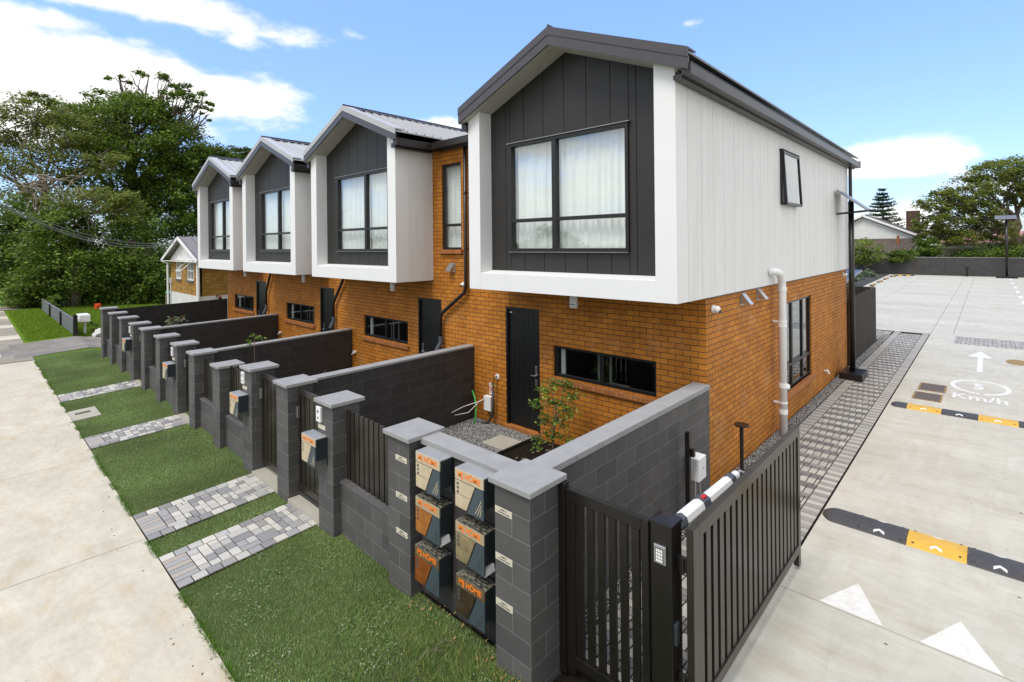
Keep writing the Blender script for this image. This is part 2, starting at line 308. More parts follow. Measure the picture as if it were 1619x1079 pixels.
# ------------------------------------------------------------------ mesh helpers
class MB:
    def __init__(s): s.v = []; s.f = []; s.c = []; s.mi = []; s.col = (1, 1, 1); s.m = 0
    def add(s, vs, fs):
        o = len(s.v); s.v += [tuple(map(float, p)) for p in vs]; s.c += [s.col]*len(vs)
        s.f += [tuple(i+o for i in f) for f in fs]; s.mi += [s.m]*len(fs); return s
    def box(s, x0, x1, y0, y1, z0, z1):
        if x0 > x1: x0, x1 = x1, x0
        if y0 > y1: y0, y1 = y1, y0
        if z0 > z1: z0, z1 = z1, z0
        return s.add([(x0, y0, z0), (x1, y0, z0), (x1, y1, z0), (x0, y1, z0), (x0, y0, z1), (x1, y0, z1), (x1, y1, z1), (x0, y1, z1)],
                     [(0, 3, 2, 1), (4, 5, 6, 7), (0, 1, 5, 4), (1, 2, 6, 5), (2, 3, 7, 6), (3, 0, 4, 7)])
    def hexa(s, bot, top):   # 4 bottom points ccw from above, 4 top points
        return s.add(list(bot)+list(top), [(0, 3, 2, 1), (4, 5, 6, 7), (0, 1, 5, 4), (1, 2, 6, 5), (2, 3, 7, 6), (3, 0, 4, 7)])
    def prism(s, pts, d):    # polygon points (3d, planar) extruded by vector d
        n = len(pts); a = [tuple(p) for p in pts]; b = [tuple(p[i]+d[i] for i in range(3)) for p in pts]
        return s.add(a+b, [tuple(range(n))[::-1], tuple(range(n, 2*n))]+[(i, (i+1) % n, n+(i+1) % n, n+i) for i in range(n)])
    def quad(s, *p): return s.add(p, [tuple(range(len(p)))])
    def tube(s, pts, r, n=8, cap=True):
        pts = [Vector(p) for p in pts]; rs = r if isinstance(r, (list, tuple)) else [r]*len(pts)
        vs = []; fs = []; prev = None
        for i, p in enumerate(pts):
            d = (pts[min(i+1, len(pts)-1)]-pts[max(i-1, 0)]).normalized()
            if prev is None:
                a = Vector((0, 0, 1)) if abs(d.z) < .9 else Vector((1, 0, 0)); u = d.cross(a).normalized()
            else: u = (prev-d*prev.dot(d)).normalized()
            w = d.cross(u); prev = u
            for k in range(n):
                t = 2*math.pi*k/n; vs.append(p+(u*math.cos(t)+w*math.sin(t))*rs[i])
        for i in range(len(pts)-1):
            for k in range(n): fs.append((i*n+k, i*n+(k+1) % n, (i+1)*n+(k+1) % n, (i+1)*n+k))
        if cap: fs += [tuple(range(n))[::-1], tuple(range((len(pts)-1)*n, len(pts)*n))]
        return s.add(vs, fs)
    def bar(s, a, b, w, h, upv=(0, 0, 1)):   # box section from a to b
        a = Vector(a); b = Vector(b); d = (b-a).normalized(); u = Vector(upv); u = (u-d*u.dot(d)).normalized(); w_ = d.cross(u)
        c = [(-w/2, -h/2), (w/2, -h/2), (w/2, h/2), (-w/2, h/2)]
        return s.add([a+w_*x+u*y for x, y in c]+[b+w_*x+u*y for x, y in c], [(0, 3, 2, 1), (4, 5, 6, 7), (0, 1, 5, 4), (1, 2, 6, 5), (2, 3, 7, 6), (3, 0, 4, 7)])
    def disc(s, c, r, z0, z1, n=24, rx=None):
        cx, cy = c; ry = rx or r
        pts = [(cx+r*math.cos(2*math.pi*k/n), cy+ry*math.sin(2*math.pi*k/n)) for k in range(n)]
        return s.prism([(x, y, z0) for x, y in pts], (0, 0, z1-z0))
    def sphere(s, c, r, n=8, sc=(1, 1, 1)):
        vs = []; fs = []; m = n//2
        for i in range(m+1):
            for k in range(n):
                t = math.pi*i/m; p = 2*math.pi*k/n
                vs.append((c[0]+r*sc[0]*math.sin(t)*math.cos(p), c[1]+r*sc[1]*math.sin(t)*math.sin(p), c[2]+r*sc[2]*math.cos(t)))
        for i in range(m):
            for k in range(n): fs.append((i*n+k, (i+1)*n+k, (i+1)*n+(k+1) % n, i*n+(k+1) % n))
        return s.add(vs, fs)

LOC = {}
def wloc(o): return LOC.get(o.name, Vector((0, 0, 0)))
def build(name, mb, mats, parent=None, loc=None, uvo=(0, 0), bevel=0, smooth=False, recalc=True, **tags):
    if isinstance(mats, (str,)) or not isinstance(mats, (list, tuple)): mats = [mats]
    L = wloc(parent) if parent else Vector(loc or (0, 0, 0))
    V = np.array(mb.v, dtype=np.float64)
    me = bpy.data.meshes.new(name); me.from_pydata((V-np.array(L)).tolist(), [], mb.f)
    for m in mats: me.materials.append(MT[m] if isinstance(m, str) else m)
    if len(mats) > 1: me.polygons.foreach_set('material_index', mb.mi)
    if recalc:
        import bmesh
        bm = bmesh.new(); bm.from_mesh(me); bmesh.ops.recalc_face_normals(bm, faces=bm.faces); bm.to_mesh(me); bm.free()
    # box-projected UV in metres
    uvl = me.uv_layers.new(name='UVMap'); nl = len(me.loops)
    vi = np.empty(nl, dtype=np.int64); me.loops.foreach_get('vertex_index', vi)
    nor = np.empty(len(me.polygons)*3); me.polygons.foreach_get('normal', nor); nor = np.abs(nor.reshape(-1, 3))
    tot = np.empty(len(me.polygons), dtype=np.int64); me.polygons.foreach_get('loop_total', tot)
    ax = np.repeat(np.argmax(nor, axis=1), tot); P = V[vi]
    u = np.where(ax == 0, P[:, 1], P[:, 0]); v = np.where(ax == 2, P[:, 1], P[:, 2])
    uvl.data.foreach_set('uv', np.stack([u-uvo[0], v-uvo[1]], 1).ravel())
    if any(c != (1, 1, 1) for c in mb.c[:1]+mb.c[-1:]):
        ca = me.color_attributes.new('col', 'FLOAT_COLOR', 'POINT')
        cc = np.ones((len(V), 4)); cc[:, :3] = np.array(mb.c); ca.data.foreach_set('color', cc.ravel())
    if smooth: me.polygons.foreach_set('use_smooth', [True]*len(me.polygons))
    me.update()
    o = bpy.data.objects.new(name, me); COL.objects.link(o)
    if parent: o.parent = parent
    else: o.location = L
    LOC[o.name] = L
    if bevel:
        b = o.modifiers.new('bevel', 'BEVEL'); b.width = bevel; b.segments = 2; b.limit_method = 'ANGLE'
    for k, t in tags.items(): o[k] = t
    return o
def thing(name, label, cat, loc, group=None):
    o = bpy.data.objects.new(name, None); COL.objects.link(o); o.location = loc; o.empty_display_size = .1
    o['label'] = label; o['category'] = cat
    if group: o['group'] = group
    LOC[o.name] = Vector(loc); return o
def tag(o, label, cat, group=None):
    o['label'] = label; o['category'] = cat
    if group: o['group'] = group
    return o
def bulk(name, V, F, colr, mat, parent=None, loc=(0, 0, 0), smooth=False):
    """numpy mesh: V (n,3), F (m,k), colr (n,3)"""
    L = wloc(parent) if parent else Vector(loc)
    me = bpy.data.meshes.new(name); n = len(V); m, k = F.shape
    me.vertices.add(n); me.vertices.foreach_set('co', (V-np.array(L)).astype(np.float32).ravel())
    me.loops.add(m*k); me.loops.foreach_set('vertex_index', F.astype(np.int32).ravel())
    me.polygons.add(m); me.polygons.foreach_set('loop_start', np.arange(0, m*k, k, dtype=np.int32)); me.polygons.foreach_set('loop_total', np.full(m, k, dtype=np.int32))
    me.update(calc_edges=True); me.validate()
    ca = me.color_attributes.new('col', 'FLOAT_COLOR', 'POINT'); cc = np.ones((n, 4), dtype=np.float32); cc[:, :3] = colr; ca.data.foreach_set('color', cc.ravel())
    me.materials.append(MT[mat])
    o = bpy.data.objects.new(name, me); COL.objects.link(o)
    if parent: o.parent = parent
    else: o.location = L
    LOC[o.name] = L; return o
def text(name, s, size, mat, mtx, parent=None, sx=1, bold=0.0, align='CENTER', extr=.0006, **tags):
    cu = bpy.data.curves.new(name, 'FONT'); cu.body = s; cu.size = size; cu.align_x = align; cu.align_y = 'CENTER'; cu.offset = bold; cu.extrude = extr
    to = bpy.data.objects.new('tmp', cu); COL.objects.link(to)
    dg = bpy.context.evaluated_depsgraph_get(); me = bpy.data.meshes.new_from_object(to.evaluated_get(dg)); bpy.data.objects.remove(to)
    L = wloc(parent) if parent else Vector((0, 0, 0))
    me.transform(Matrix.Translation(-L) @ mtx @ Matrix.Diagonal((sx, 1, 1, 1)))
    me.materials.clear(); me.materials.append(MT[mat]); me.name = name
    o = bpy.data.objects.new(name, me); COL.objects.link(o)
    if parent: o.parent = parent
    for k, t in tags.items(): o[k] = t
    return o
def FRONT(x, y, z): return Matrix(((1, 0, 0, x), (0, 0, -1, y), (0, 1, 0, z), (0, 0, 0, 1)))   # text facing -Y
def FLAT(x, y, z, sy=1): return Matrix(((1, 0, 0, x), (0, sy, 0, y), (0, 0, 1, z), (0, 0, 0, 1)))

# terrain of the street side: falls gently to the left
def sfun(x):
    d = max(0.0, -x-2.9); return 1+.075*(1-math.exp(-d/4.5))
def zf(x): return 3.68*(1-sfun(x))
def sfun_m(xm):   # scale for a measured X (on the flat-ground assumption)
    x = xm
    for _ in range(20): x = xm*sfun(x)
    return sfun(x)
def yfence(x): return 3.09*sfun(x)
def yedge(x): return 1.535*sfun(x)
def zverge(x, y):
    t = min(1, max(0, (y-yedge(x))/(yfence(x)-yedge(x)))); return zf(x)+.07*t

# ------------------------------------------------------------------ ground
def structure(name, mb, mats, **k):
    return build(name, mb, mats, kind='structure', **k)
xs = [-600, -300, -150, -90, -60, -45] + [float(x) for x in np.arange(-38, -2.5, .8)] + [-2.4, -1.5, 0, 4, 10, 30, 80, 200, 600]
ysr = ['-600', '-200', '-60', '-20', '-6', '-2', 'e', 'm', 'f', 'f2', '4.4', '8', '14', '30', '60', '120', '250', '600']
def gy(k, x):
    if k == 'e': return yedge(x)
    if k == 'm': return (yedge(x)+yfence(x))/2
    if k == 'f': return yfence(x)
    if k == 'f2': return yfence(x)+.35
    return float(k)
def gz(k, x):
    if k in ('e', 'm', 'f'): return zverge(x, gy(k, x))-.012
    if k == 'f2' or float(k) >= 4:
        return -.06 if x > -23.5 else max(-.3, -.06-(-x-23.5)*.15)
    return zf(x)-.06
mb = MB(); nx = len(xs)
for k in ysr:
    for x in xs: mb.v.append((x, gy(k, x), gz(k, x))); mb.c.append((1, 1, 1))
for j in range(len(ysr)-1):
    for i in range(nx-1):
        mb.f.append((j*nx+i, j*nx+i+1, (j+1)*nx+i+1, (j+1)*nx+i)); mb.mi.append(1 if xs[i+1] < -25.2 else 0)
structure('ground', mb, ['turf', 'turf_bright'])

def strip(xa, xb, ya, yb, zoff, n, m=0, mbx=None):
    """ribbon following the street-side terrain"""
    b = mbx or MB(); b.m = m
    for i in range(n):
        x0 = xa+(xb-xa)*i/n; x1 = xa+(xb-xa)*(i+1)/n
        f = lambda q, x: q(x) if callable(q) else q
        P = [(x0, f(ya, x0)), (x1, f(ya, x1)), (x1, f(yb, x1)), (x0, f(yb, x0))]
        zz = [(zf(x) if y <= yedge(x)+.01 else zverge(x, y))+zoff for x, y in P]
        b.hexa([(x, y, z-.10) for (x, y), z in zip(P, zz)], [(x, y, z) for (x, y), z in zip(P, zz)])
    return b
# footpath slabs, dark gaps between the bays
mb = MB()
jx = [6.0, 2.0, -1.9, -4.05, -7.85, -11.65, -14.25, -18.85, -22.45]
jx = [6.0, 1.5, -2.6] + [x*1.0 for x in (-7.85*1.05, -11.65*1.055, -14.25*1.065, -18.85*1.07, -24.0)]
prev = 10
for x in jx:
    strip(x+.006, prev-.006, -2.2, yedge, 0.0, 3, 0, mb); prev = x
strip(-24.9, prev-.006, -2.2, yedge, -.004, 1, 0, mb)
structure('footpath', mb, ['footpath'], bevel=.004)
mb = MB(); strip(-24.9, 10, -2.2, lambda x: yedge(x)-.02, -.03, 20, 0, mb); structure('footpath_base', mb, ['joint'])
mb = MB(); k = 0; x = -24.92
while x > -60:
    strip(x-1.55, x-.02, -2.2, lambda q: yedge(q)+.0, .012-.004*(k % 2), 1, k % 3 == 1 and 1 or 0, mb); x -= 1.6; k += 1
structure('far_footpath', mb, ['footpath_old', 'footpath'])
mb = MB(); strip(-15.2*1.068, -14.3*1.068, lambda x: yedge(x)+.005, lambda x: 2.02*1.068, .018, 1, 0, mb)
mb.m = 1; strip(-14.9*1.068, -14.75*1.068, lambda x: yedge(x)+.1, lambda x: 1.9*1.068, .021, 1, 1, mb)
tag(structure('concrete_pad', mb, ['slab', 'joint']), 'small concrete service pad in the verge grass', 'pad')
# old driveway crossing at the end of the row
mb = MB(); ks = ['-2', 'e', 'm', 'f', 'f2', '4.4', '8', '14', '30']
def dx_(y): return (-29.4-.05*(y+2), -25.35-.10*(y+2) if y < 8 else -26.35)
for k0, k1 in zip(ks[:-1], ks[1:]):
    def pp(k, side):
        y = gy(k, -27.0); x = dx_(y)[side]; return (x, gy(k, x), max(gz(k, x), gz(k, -27.5))+.03)
    q = [pp(k0, 0), pp(k0, 1), pp(k1, 1), pp(k1, 0)]; mb.hexa([(p[0], p[1], p[2]-.3) for p in q], q)
structure('neighbour_driveway', mb, ['drive_old'])
mb = MB(); mb.hexa([(-49.5, -2, -.42), (-46.5, -2, -.42), (-46.5, 3.4, -.42), (-49.5, 3.4, -.42)], [(-49.5, -2, -.25), (-46.5, -2, -.25), (-46.5, 3.4, -.23), (-49.5, 3.4, -.23)])
structure('far_driveway', mb, ['drive_old'])

# concrete yard and shared driveway with joints
mb = MB(); T = .0
yj = [-4, 2.2, 5.93, 9.65, 13.15, 16.35, 20.3, 23.6, 26.4, 31, 36.5, 42, 48, 55, 62, 69.4]
g = .006
for i in range(len(yj)-1):
    y0, y1 = yj[i], yj[i+1]
    if y0 < 26: mb.box(-1.675, 6, y0+g, y1-g, -.12, T)
    else:
        mb.box(-1.675, -1.02, y0+g, y1-g, -.12, T); mb.box(-1.02+2*g, 6, y0+g, y1-g, -.12, T)
for i, (y0, y1) in enumerate(zip([25.9, 31, 36.5, 42, 48, 55, 62], [31, 36.5, 42, 48, 55, 62, 69.4])):
    mb.box(-4.9, -1.675-2*g, y0+g, y1-g, -.12, T-.001)
    mb.box(-30, -4.9-2*g, y0+g, y1-g, -.12, T-.001)
for y0 in range(-4, 70, 5): mb.box(6+2*g, 40, y0+g, min(69.4, y0+5)-g, -.12, T)
structure('concrete_yard', mb, ['yard'], bevel=.004)
mb = MB(); mb.box(-1.68, 40, -4, 69.4, -.2, -.02); mb.box(-30, -1.7, 25.85, 69.4, -.2, -.022); structure('yard_base', mb, ['joint'])

# paint
def painted(name, mb, mat, label, cat):
    return tag(structure(name, mb, [mat]), label, cat)
mb = MB(); mb.prism([(-1.29, 5.945, .0), (-.76, 5.945, 0), (-1.045, 6.52, 0)], (0, 0, .004)); painted('give_way_triangle', mb, 'worn_paint', 'worn white triangle on the concrete just in front of the gate', 'marking')
mb = MB(); mb.prism([(-.48, 5.945, .0), (.07, 5.945, 0), (-.22, 6.52, 0)], (0, 0, .004)); painted('give_way_triangle', mb, 'worn_paint', 'worn white triangle farther from the gate, at the right edge', 'marking')
mb = MB(); mb.prism([(-.255, 19.25, 0), (-.135, 19.25, 0), (-.135, 21.62, 0), (.08, 21.62, 0), (-.2, 22.8, 0), (-.49, 21.62, 0), (-.255, 21.62, 0)], (0, 0, .004))
painted('direction_arrow', mb, 'worn_paint', 'white painted arrow pointing along the driveway', 'marking')
mb = MB(); n = 48
for k in range(n):
    if k in (12, 36): continue
    a, b = 2*math.pi*(k-.0)/n, 2*math.pi*(k+1)/n
    f = lambda t, s: (-.17+.565*s[0]*math.cos(t), 17.25+.80*s[1]*math.sin(t), 0)
    mb.prism([f(a, (1, 1)), f(b, (1, 1)), f(b, (.84, .87)), f(a, (.84, .87))], (0, 0, .004))
ov = painted('speed_limit_ring', mb, 'worn_paint', 'white painted oval ring round the number 5 on the driveway', 'marking')
text('number', '5', .42, 'worn_paint', FLAT(-.19, 17.25, .003, 2.1), ov, sx=1.0, bold=.012)
tk = text('speed_lettering', 'Km/h', .36, 'worn_paint', FLAT(-.17, 15.98, .003, 2.0), None, sx=1.25, bold=.006, kind='structure')
tag(tk, 'white painted letters Km/h below the oval ring', 'marking')
mb = MB()
for y in (41, 45, 49.5, 54, 59, 64.5): mb.box(1.42, 1.58, y, y+1.6, 0, .004)
painted('bay_dashes', mb, 'paint_white', 'row of short white dashes at the far end of the yard', 'marking')
mb = MB(); mb.disc((.62, 21.4), .25, .0, .008, 28, rx=.45); tag(build('manhole_cover', mb, 'brown_gold'), 'round rusty brown manhole cover beside the arrow', 'manhole cover')
for (x0, x1, y0, y1), lab in (((-1.3, -.77, 16.02, 16.83), 'iron drain grate farther from the speed hump'), ((-1.33, -.80, 15.03, 15.77), 'iron drain grate right behind the far speed hump')):
    t = thing('drain_grate', lab, 'drain grate', (x0, y0, 0), 'drain grates')
    mb = MB(); w = .035
    mb.box(x0, x1, y0, y0+w, 0, .012); mb.box(x0, x1, y1-w, y1, 0, .012); mb.box(x0, x0+w, y0+w, y1-w, 0, .012); mb.box(x1-w, x1, y0+w, y1-w, 0, .012); build('frame', mb, 'brown_gold', t)
    mb = MB(); mb.box(x0+w, x1-w, y0+w, y1-w, 0, .008); build('grille', mb, 'grate', t)

# paver helper (single stones in one paved sheet)
LT0 = 0
PG = [(.42, .41, .385), (.36, .355, .345), (.30, .30, .30), (.25, .255, .26), (.45, .43, .38), (.33, .30, .27)]
def stone(mb, x0, x1, y0, y1, zfn, h=.05, gap=.0055, col=None, tilt=.002):
    mb.col = col; c = [(x0+gap, y0+gap), (x1-gap, y0+gap), (x1-gap, y1-gap), (x0+gap, y1-gap)]
    dz = random.uniform(-tilt, tilt)
    e = .004
    cc = [(x0+gap+e, y0+gap+e), (x1-gap-e, y0+gap+e), (x1-gap-e, y1-gap-e), (x0+gap+e, y1-gap-e)]
    b = [(x, y, zfn(x, y)+dz-h) for x, y in c]; m_ = [(x, y, zfn(x, y)+dz-e) for x, y in c]; t = [(x, y, zfn(x, y)+dz) for x, y in cc]
    o = len(mb.v); mb.v += b+m_+t; mb.c += [mb.col]*12
    F = [(8, 9, 10, 11)]+[(i, (i+1) % 4, 4+(i+1) % 4, 4+i) for i in range(4)]+[(4+i, 4+(i+1) % 4, 8+(i+1) % 4, 8+i) for i in range(4)]
    mb.f += [tuple(q+o for q in f) for f in F]; mb.mi += [0]*len(F)
def jit(c, a=.1):
    k = 1+random.uniform(-a, a); return tuple(x*k for x in c)
# side path of pavers along the brick wall
LT, DK = (.42, .40, .36), (.17, .163, .158)
mb = MB(); z0 = lambda x, y: -.006
xL, xR = -2.80, -1.70
y = 3.62; k = 0
while y < 25.75:
    for xa in (xL, xR-.215):
        stone(mb, xa, xa+.215, y, y+.106, z0, gap=.006, col=jit(LT if (k+(xa > -2.5)) % 2 else (.27, .26, .245), .12))
    y += .1065; k += 1
y = 3.62; xi0, xi1 = xL+.217, xR-.217; r = 0
def rowx(pitch, off):
    x = xi0-off
    while x < xi1-.01:
        a, b = max(xi0, x), min(xi1, x+pitch)
        if b-a > .03: yield a, b
        x += pitch
while y < 25.4:
    for a, b in rowx(.111, .05*(r % 2)): stone(mb, a, b, y, y+.205, z0, gap=.0065, col=jit(LT, .13))
    for a, b in rowx(.111, .05*(r % 2)): stone(mb, a, b, y+.207, y+.30, z0, gap=.005, col=jit(DK, .18))
    for a, b in rowx(.222, .11*(r % 2)+.05): stone(mb, a, b, y+.302, y+.395, z0, gap=.005, col=jit(random.choice([DK, (.25, .235, .22)]), .18))
    y += .397; r += 1
# strip of the same pavers beyond the timber fence and by the arrow
for (xa, xb, ya, yb) in ((-4.9, -2.85, 23.2, 25.75), (-.93, 3.2, 23.95, 25.9)):
    yy = ya; r = 0
    zz = (lambda x, y: -.006) if xa < -2 else (lambda x, y: .006)
    while yy < yb-.1:
        xo = xa-(.1 if r % 2 else 0)
        while xo < xb:
            a, b = max(xa, xo), min(xb, xo+.17)
            if b-a > .03: stone(mb, a, b, yy, yy+.15, zz, col=jit((.40, .39, .36), .16))
            a, b = max(xa, xo+.173), min(xb, xo+.23)
            if b-a > .02: stone(mb, a, b, yy, yy+.15, zz, col=jit(DK, .15))
            xo += .233
        xo = xa
        while xo < xb-.05:
            stone(mb, xo, min(xb, xo+.23), yy+.153, yy+.205, zz, col=jit((.19, .185, .175), .15)); xo += .233
        yy += .208; r += 1
structure('side_path', mb, ['paver'])
mb = MB(); mb.box(-4.95, -1.69, 3.3, 25.85, -.2, -.018); mb.box(-3.0, -2.3, 3.0, 3.4, -.2, -.02); structure('path_bed', mb, ['soil'])
# entry paths across the verge
def entry_path(name, xa, xb, lab):
    s_ = (sfun_m(xa)+sfun_m(xb))/2; xa *= s_; xb *= s_
    mb = MB(); zfn = lambda x, y: zverge(x, y)+.012
    mid = (xa+xb)/2; y = yedge(mid)+.006; y1 = yfence(mid)+.42; w = (xb-xa)
    bd = w*.17
    tones = [(.50, .48, .43), (.44, .425, .39), (.33, .325, .315), (.29, .275, .26), (.54, .51, .45), (.25, .245, .24)]
    first = True; k = 0
    while y < y1:
        L = .155
        stone(mb, xa, xa+bd, y, y+L, zfn, col=jit(random.choice(tones), .08)); stone(mb, xb-bd, xb, y, y+L, zfn, col=jit(random.choice(tones), .08)); y += L
    y = yedge(mid)+.006; x0, x1 = xa+bd, xb-bd
    n = 6
    for i in range(n):   # header row of long narrow stones
        stone(mb, x0+(x1-x0)*i/n, x0+(x1-x0)*(i+1)/n, y, y+.26, zfn, col=jit(tones[i % 2*2] if i % 2 else (.42, .37, .32), .08))
    y += .26; r = 0
    while y < y1-.05:
        L = random.choice([.16, .235])
        x = x0-random.uniform(0, .1) if r % 2 else x0
        while x < x1-.01:
            wd = random.choice([.155, .155, .16, .24]); a, b = max(x, x0), min(x1, x+wd)
            if b > x1-.04: b = x1
            if b-a > .02:
                t = random.random()
                if t < .42: stone(mb, a, b, y, y+L, zfn, col=jit(random.choice(tones), .08))
                else:
                    stone(mb, a, b, y, y+L*.5, zfn, col=jit(random.choice(tones), .08)); stone(mb, a, b, y+L*.5, y+L, zfn, col=jit(random.choice(tones), .08))
            x += wd
            if b == x1: break
        y += L; r += 1
    o = structure(name, mb, ['paver'])
    mb = MB(); P = [(xa-.01, yedge(xa)+.002), (xb+.01, yedge(xb)+.002), (xb+.01, yfence(xb)+.3), (xa-.01, yfence(xa)+.3)]
    mb.hexa([(x, y, zverge(x, y)-.1) for x, y in P], [(x, y, zverge(x, y)+.002) for x, y in P]); structure('path_bed', mb, ['soil'])
    return (xa, xb)
PATHS = [entry_path('entry_path', -7.245, -6.383, ''), entry_path('entry_path', -8.635, -7.708, ''), entry_path('entry_path', -12.86, -12.05, ''), entry_path('entry_path', -17.1, -16.27, '')]

# ------------------------------------------------------------------ grass
def grass(name, n, sampler, hmin, hmax, wid, cols, lean=.5, brightfn=None):
    X, Y = sampler(n); n = len(X)
    Z = np.array([zverge(x, y) for x, y in zip(X, Y)])-.012
    ang = rng.uniform(0, 2*np.pi, n); h = rng.uniform(hmin, hmax, n); w = wid*rng.uniform(.7, 1.3, n)
    la = rng.uniform(0, 2*np.pi, n); ln = h*rng.uniform(.1, lean, n)
    V = np.empty((n, 3, 3))
    V[:, 0] = np.stack([X-np.cos(ang)*w/2, Y-np.sin(ang)*w/2, Z], 1); V[:, 1] = np.stack([X+np.cos(ang)*w/2, Y+np.sin(ang)*w/2, Z], 1)
    V[:, 2] = np.stack([X+np.cos(la)*ln, Y+np.sin(la)*ln, Z+h], 1)
    c = np.array(cols)[rng.integers(0, len(cols), n)]*rng.uniform(.75, 1.2, (n, 1))
    if brightfn is not None: c = c*brightfn(X, Y)[:, None]
    C = np.repeat(c[:, None, :], 3, 1)
    o = bulk(name, V.reshape(-1, 3), np.arange(3*n).reshape(-1, 3), C.reshape(-1, 3), 'grass'); return o
def verge_sampler(xa, xb, bias=1.0):
    def f(n):
        t = rng.random(n)**bias; X = xb-(xb-xa)*t
        s = np.array([sfun(x) for x in X]); Y = 1.535*s+rng.random(n)*(3.09*s+.12-1.535*s)
        keep = np.ones(n, bool)
        for a, b in PATHS: keep &= ~((X > a+.012) & (X < b-.012))
        keep &= ~((X > -16.23) & (X < -15.25) & (Y < 2.15))
        return X[keep], Y[keep]
    return f
GC = [(0.218, 0.32, 0.089), (0.265, 0.384, 0.105), (0.184, 0.275, 0.084), (0.333, 0.448, 0.147), (0.437, 0.512, 0.252), (0.276, 0.384, 0.158), (0.356, 0.371, 0.189)]
_pr = np.random.default_rng(5); _pk = [(_pr.uniform(.6, 6)*math.cos(a_), _pr.uniform(.6, 6)*math.sin(a_), _pr.uniform(0, 6.3)) for a_ in _pr.uniform(0, 6.28, 22)]
def patch(X, Y): return np.clip(.96+sum(np.sin(a_*X+b_*Y+c_) for a_, b_, c_ in _pk)*.045, .7, 1.25)
o = grass('grass', 300000, verge_sampler(-26.0, -2.2, 1.5), .012, .034, .0055, GC, .9, patch); o['kind'] = 'stuff'; tag(o, 'short green mown grass on the verge in front of the block fence', 'grass')
def near_s(n):
    X = -4.9+2.5*rng.random(n); Y = 1.7+1.4*rng.random(n); k = rng.random(n) < np.clip((X+5.2)/2, .05, 1)*np.clip((Y-1.6)/1.2, .1, 1); return X[k], Y[k]
o = grass('weeds', 9000, near_s, .05, .13, .006, [(.10, .22, .03), (.20, .28, .06), (.30, .30, .08), (.13, .2, .07)], 1.6); o['kind'] = 'stuff'; tag(o, 'longer pale straggling grass at the foot of the letterbox wall', 'grass')
def edge_s(n):
    t = rng.random(n)**1.4; X = -2.6-22*t; s = np.array([sfun(x) for x in X]); Y = 1.53*s+np.abs(rng.normal(0, .03, n))-.025
    k = np.ones(n, bool)
    for a, b in PATHS: k &= ~((X > a) & (X < b))
    k &= ~((X > -16.23) & (X < -15.25)); k &= (np.sin(X*3.1)+np.sin(X*7.7+1)) > -.5
    return X[k], Y[k]
o = grass('edge_grass', 16000, edge_s, .02, .06, .006, [(.10, .24, .02), (.14, .28, .02), (.07, .15, .02)], 1.3); o['kind'] = 'stuff'; tag(o, 'bright grass fringe creeping over the footpath edge', 'grass')
# neighbour lawn tufts
def lawn_s(n):
    X = -46+20.3*rng.random(n)**.8; Y = 1.75+rng.random(n)*7.5; k = ~((X > -30) & (X < -25.6)); return X[k], Y[k]
def lz(n0):
    X, Y = lawn_s(n0); return X, Y
X, Y = lawn_s(90000); n = len(X); ang = rng.uniform(0, 6.28, n); h = rng.uniform(.03, .09, n); Z = np.full(n, -.27)+.03
Z = np.where(Y > 3.3, -.26, Z)
V = np.empty((n, 3, 3)); w = .02
V[:, 0] = np.stack([X-np.cos(ang)*w, Y-np.sin(ang)*w, Z], 1); V[:, 1] = np.stack([X+np.cos(ang)*w, Y+np.sin(ang)*w, Z], 1); V[:, 2] = np.stack([X+rng.normal(0, .02, n), Y+rng.normal(0, .02, n), Z+h], 1)
c = np.array([(.17, .30, .015), (.22, .34, .02), (.13, .24, .015), (.28, .34, .06)])[rng.integers(0, 4, n)]*rng.uniform(.8, 1.15, (n, 1))
o = bulk('lawn', V.reshape(-1, 3), np.arange(3*n).reshape(-1, 3), np.repeat(c, 3, 0), 'grass'); o['kind'] = 'stuff'; tag(o, 'bright green lawn of the neighbour beyond the old driveway', 'grass')

# ------------------------------------------------------------------ gravel
def gravel(name, regions, dens, size, label, z=0.0, cols=((.26, .255, .25), (.36, .35, .34), (.16, .16, .16), (.46, .45, .43))):
    oc = np.array([(1, 0, 0), (-1, 0, 0), (0, 1, 0), (0, -1, 0), (0, 0, 1), (0, 0, -1)], float)
    fc = np.array([(0, 2, 4), (2, 1, 4), (1, 3, 4), (3, 0, 4), (2, 0, 5), (1, 2, 5), (3, 1, 5), (0, 3, 5)])
    Vs, Fs, Cs = [], [], []; off = 0
    for (x0, x1, y0, y1) in regions:
        n = int((x1-x0)*(y1-y0)*dens)
        ctr = np.stack([rng.uniform(x0, x1, n), rng.uniform(y0, y1, n), z+rng.uniform(-.004, .012, n)], 1)
        q = rng.normal(size=(n, 4)); q /= np.linalg.norm(q, axis=1)[:, None]; w, a, b, c = q.T
        Rm = np.stack([1-2*(b*b+c*c), 2*(a*b-c*w), 2*(a*c+b*w), 2*(a*b+c*w), 1-2*(a*a+c*c), 2*(b*c-a*w), 2*(a*c-b*w), 2*(b*c+a*w), 1-2*(a*a+b*b)], 1).reshape(n, 3, 3)
        sc = size*rng.uniform(.5, 1.2, (n, 1, 3))*np.array([1, .8, .6])
        v = (oc[None]*sc)@Rm.transpose(0, 2, 1)+ctr[:, None]
        Vs.append(v.reshape(-1, 3)); Fs.append((fc[None]+(np.arange(n)*6)[:, None, None]+off).reshape(-1, 3)); off += n*6
        Cs.append(np.repeat(np.array(cols)[rng.integers(0, len(cols), n)]*rng.uniform(.8, 1.2, (n, 1)), 6, 0))
    o = bulk(name, np.concatenate(Vs), np.concatenate(Fs), np.concatenate(Cs), 'stone'); o['kind'] = 'stuff'; return tag(o, label, 'gravel')
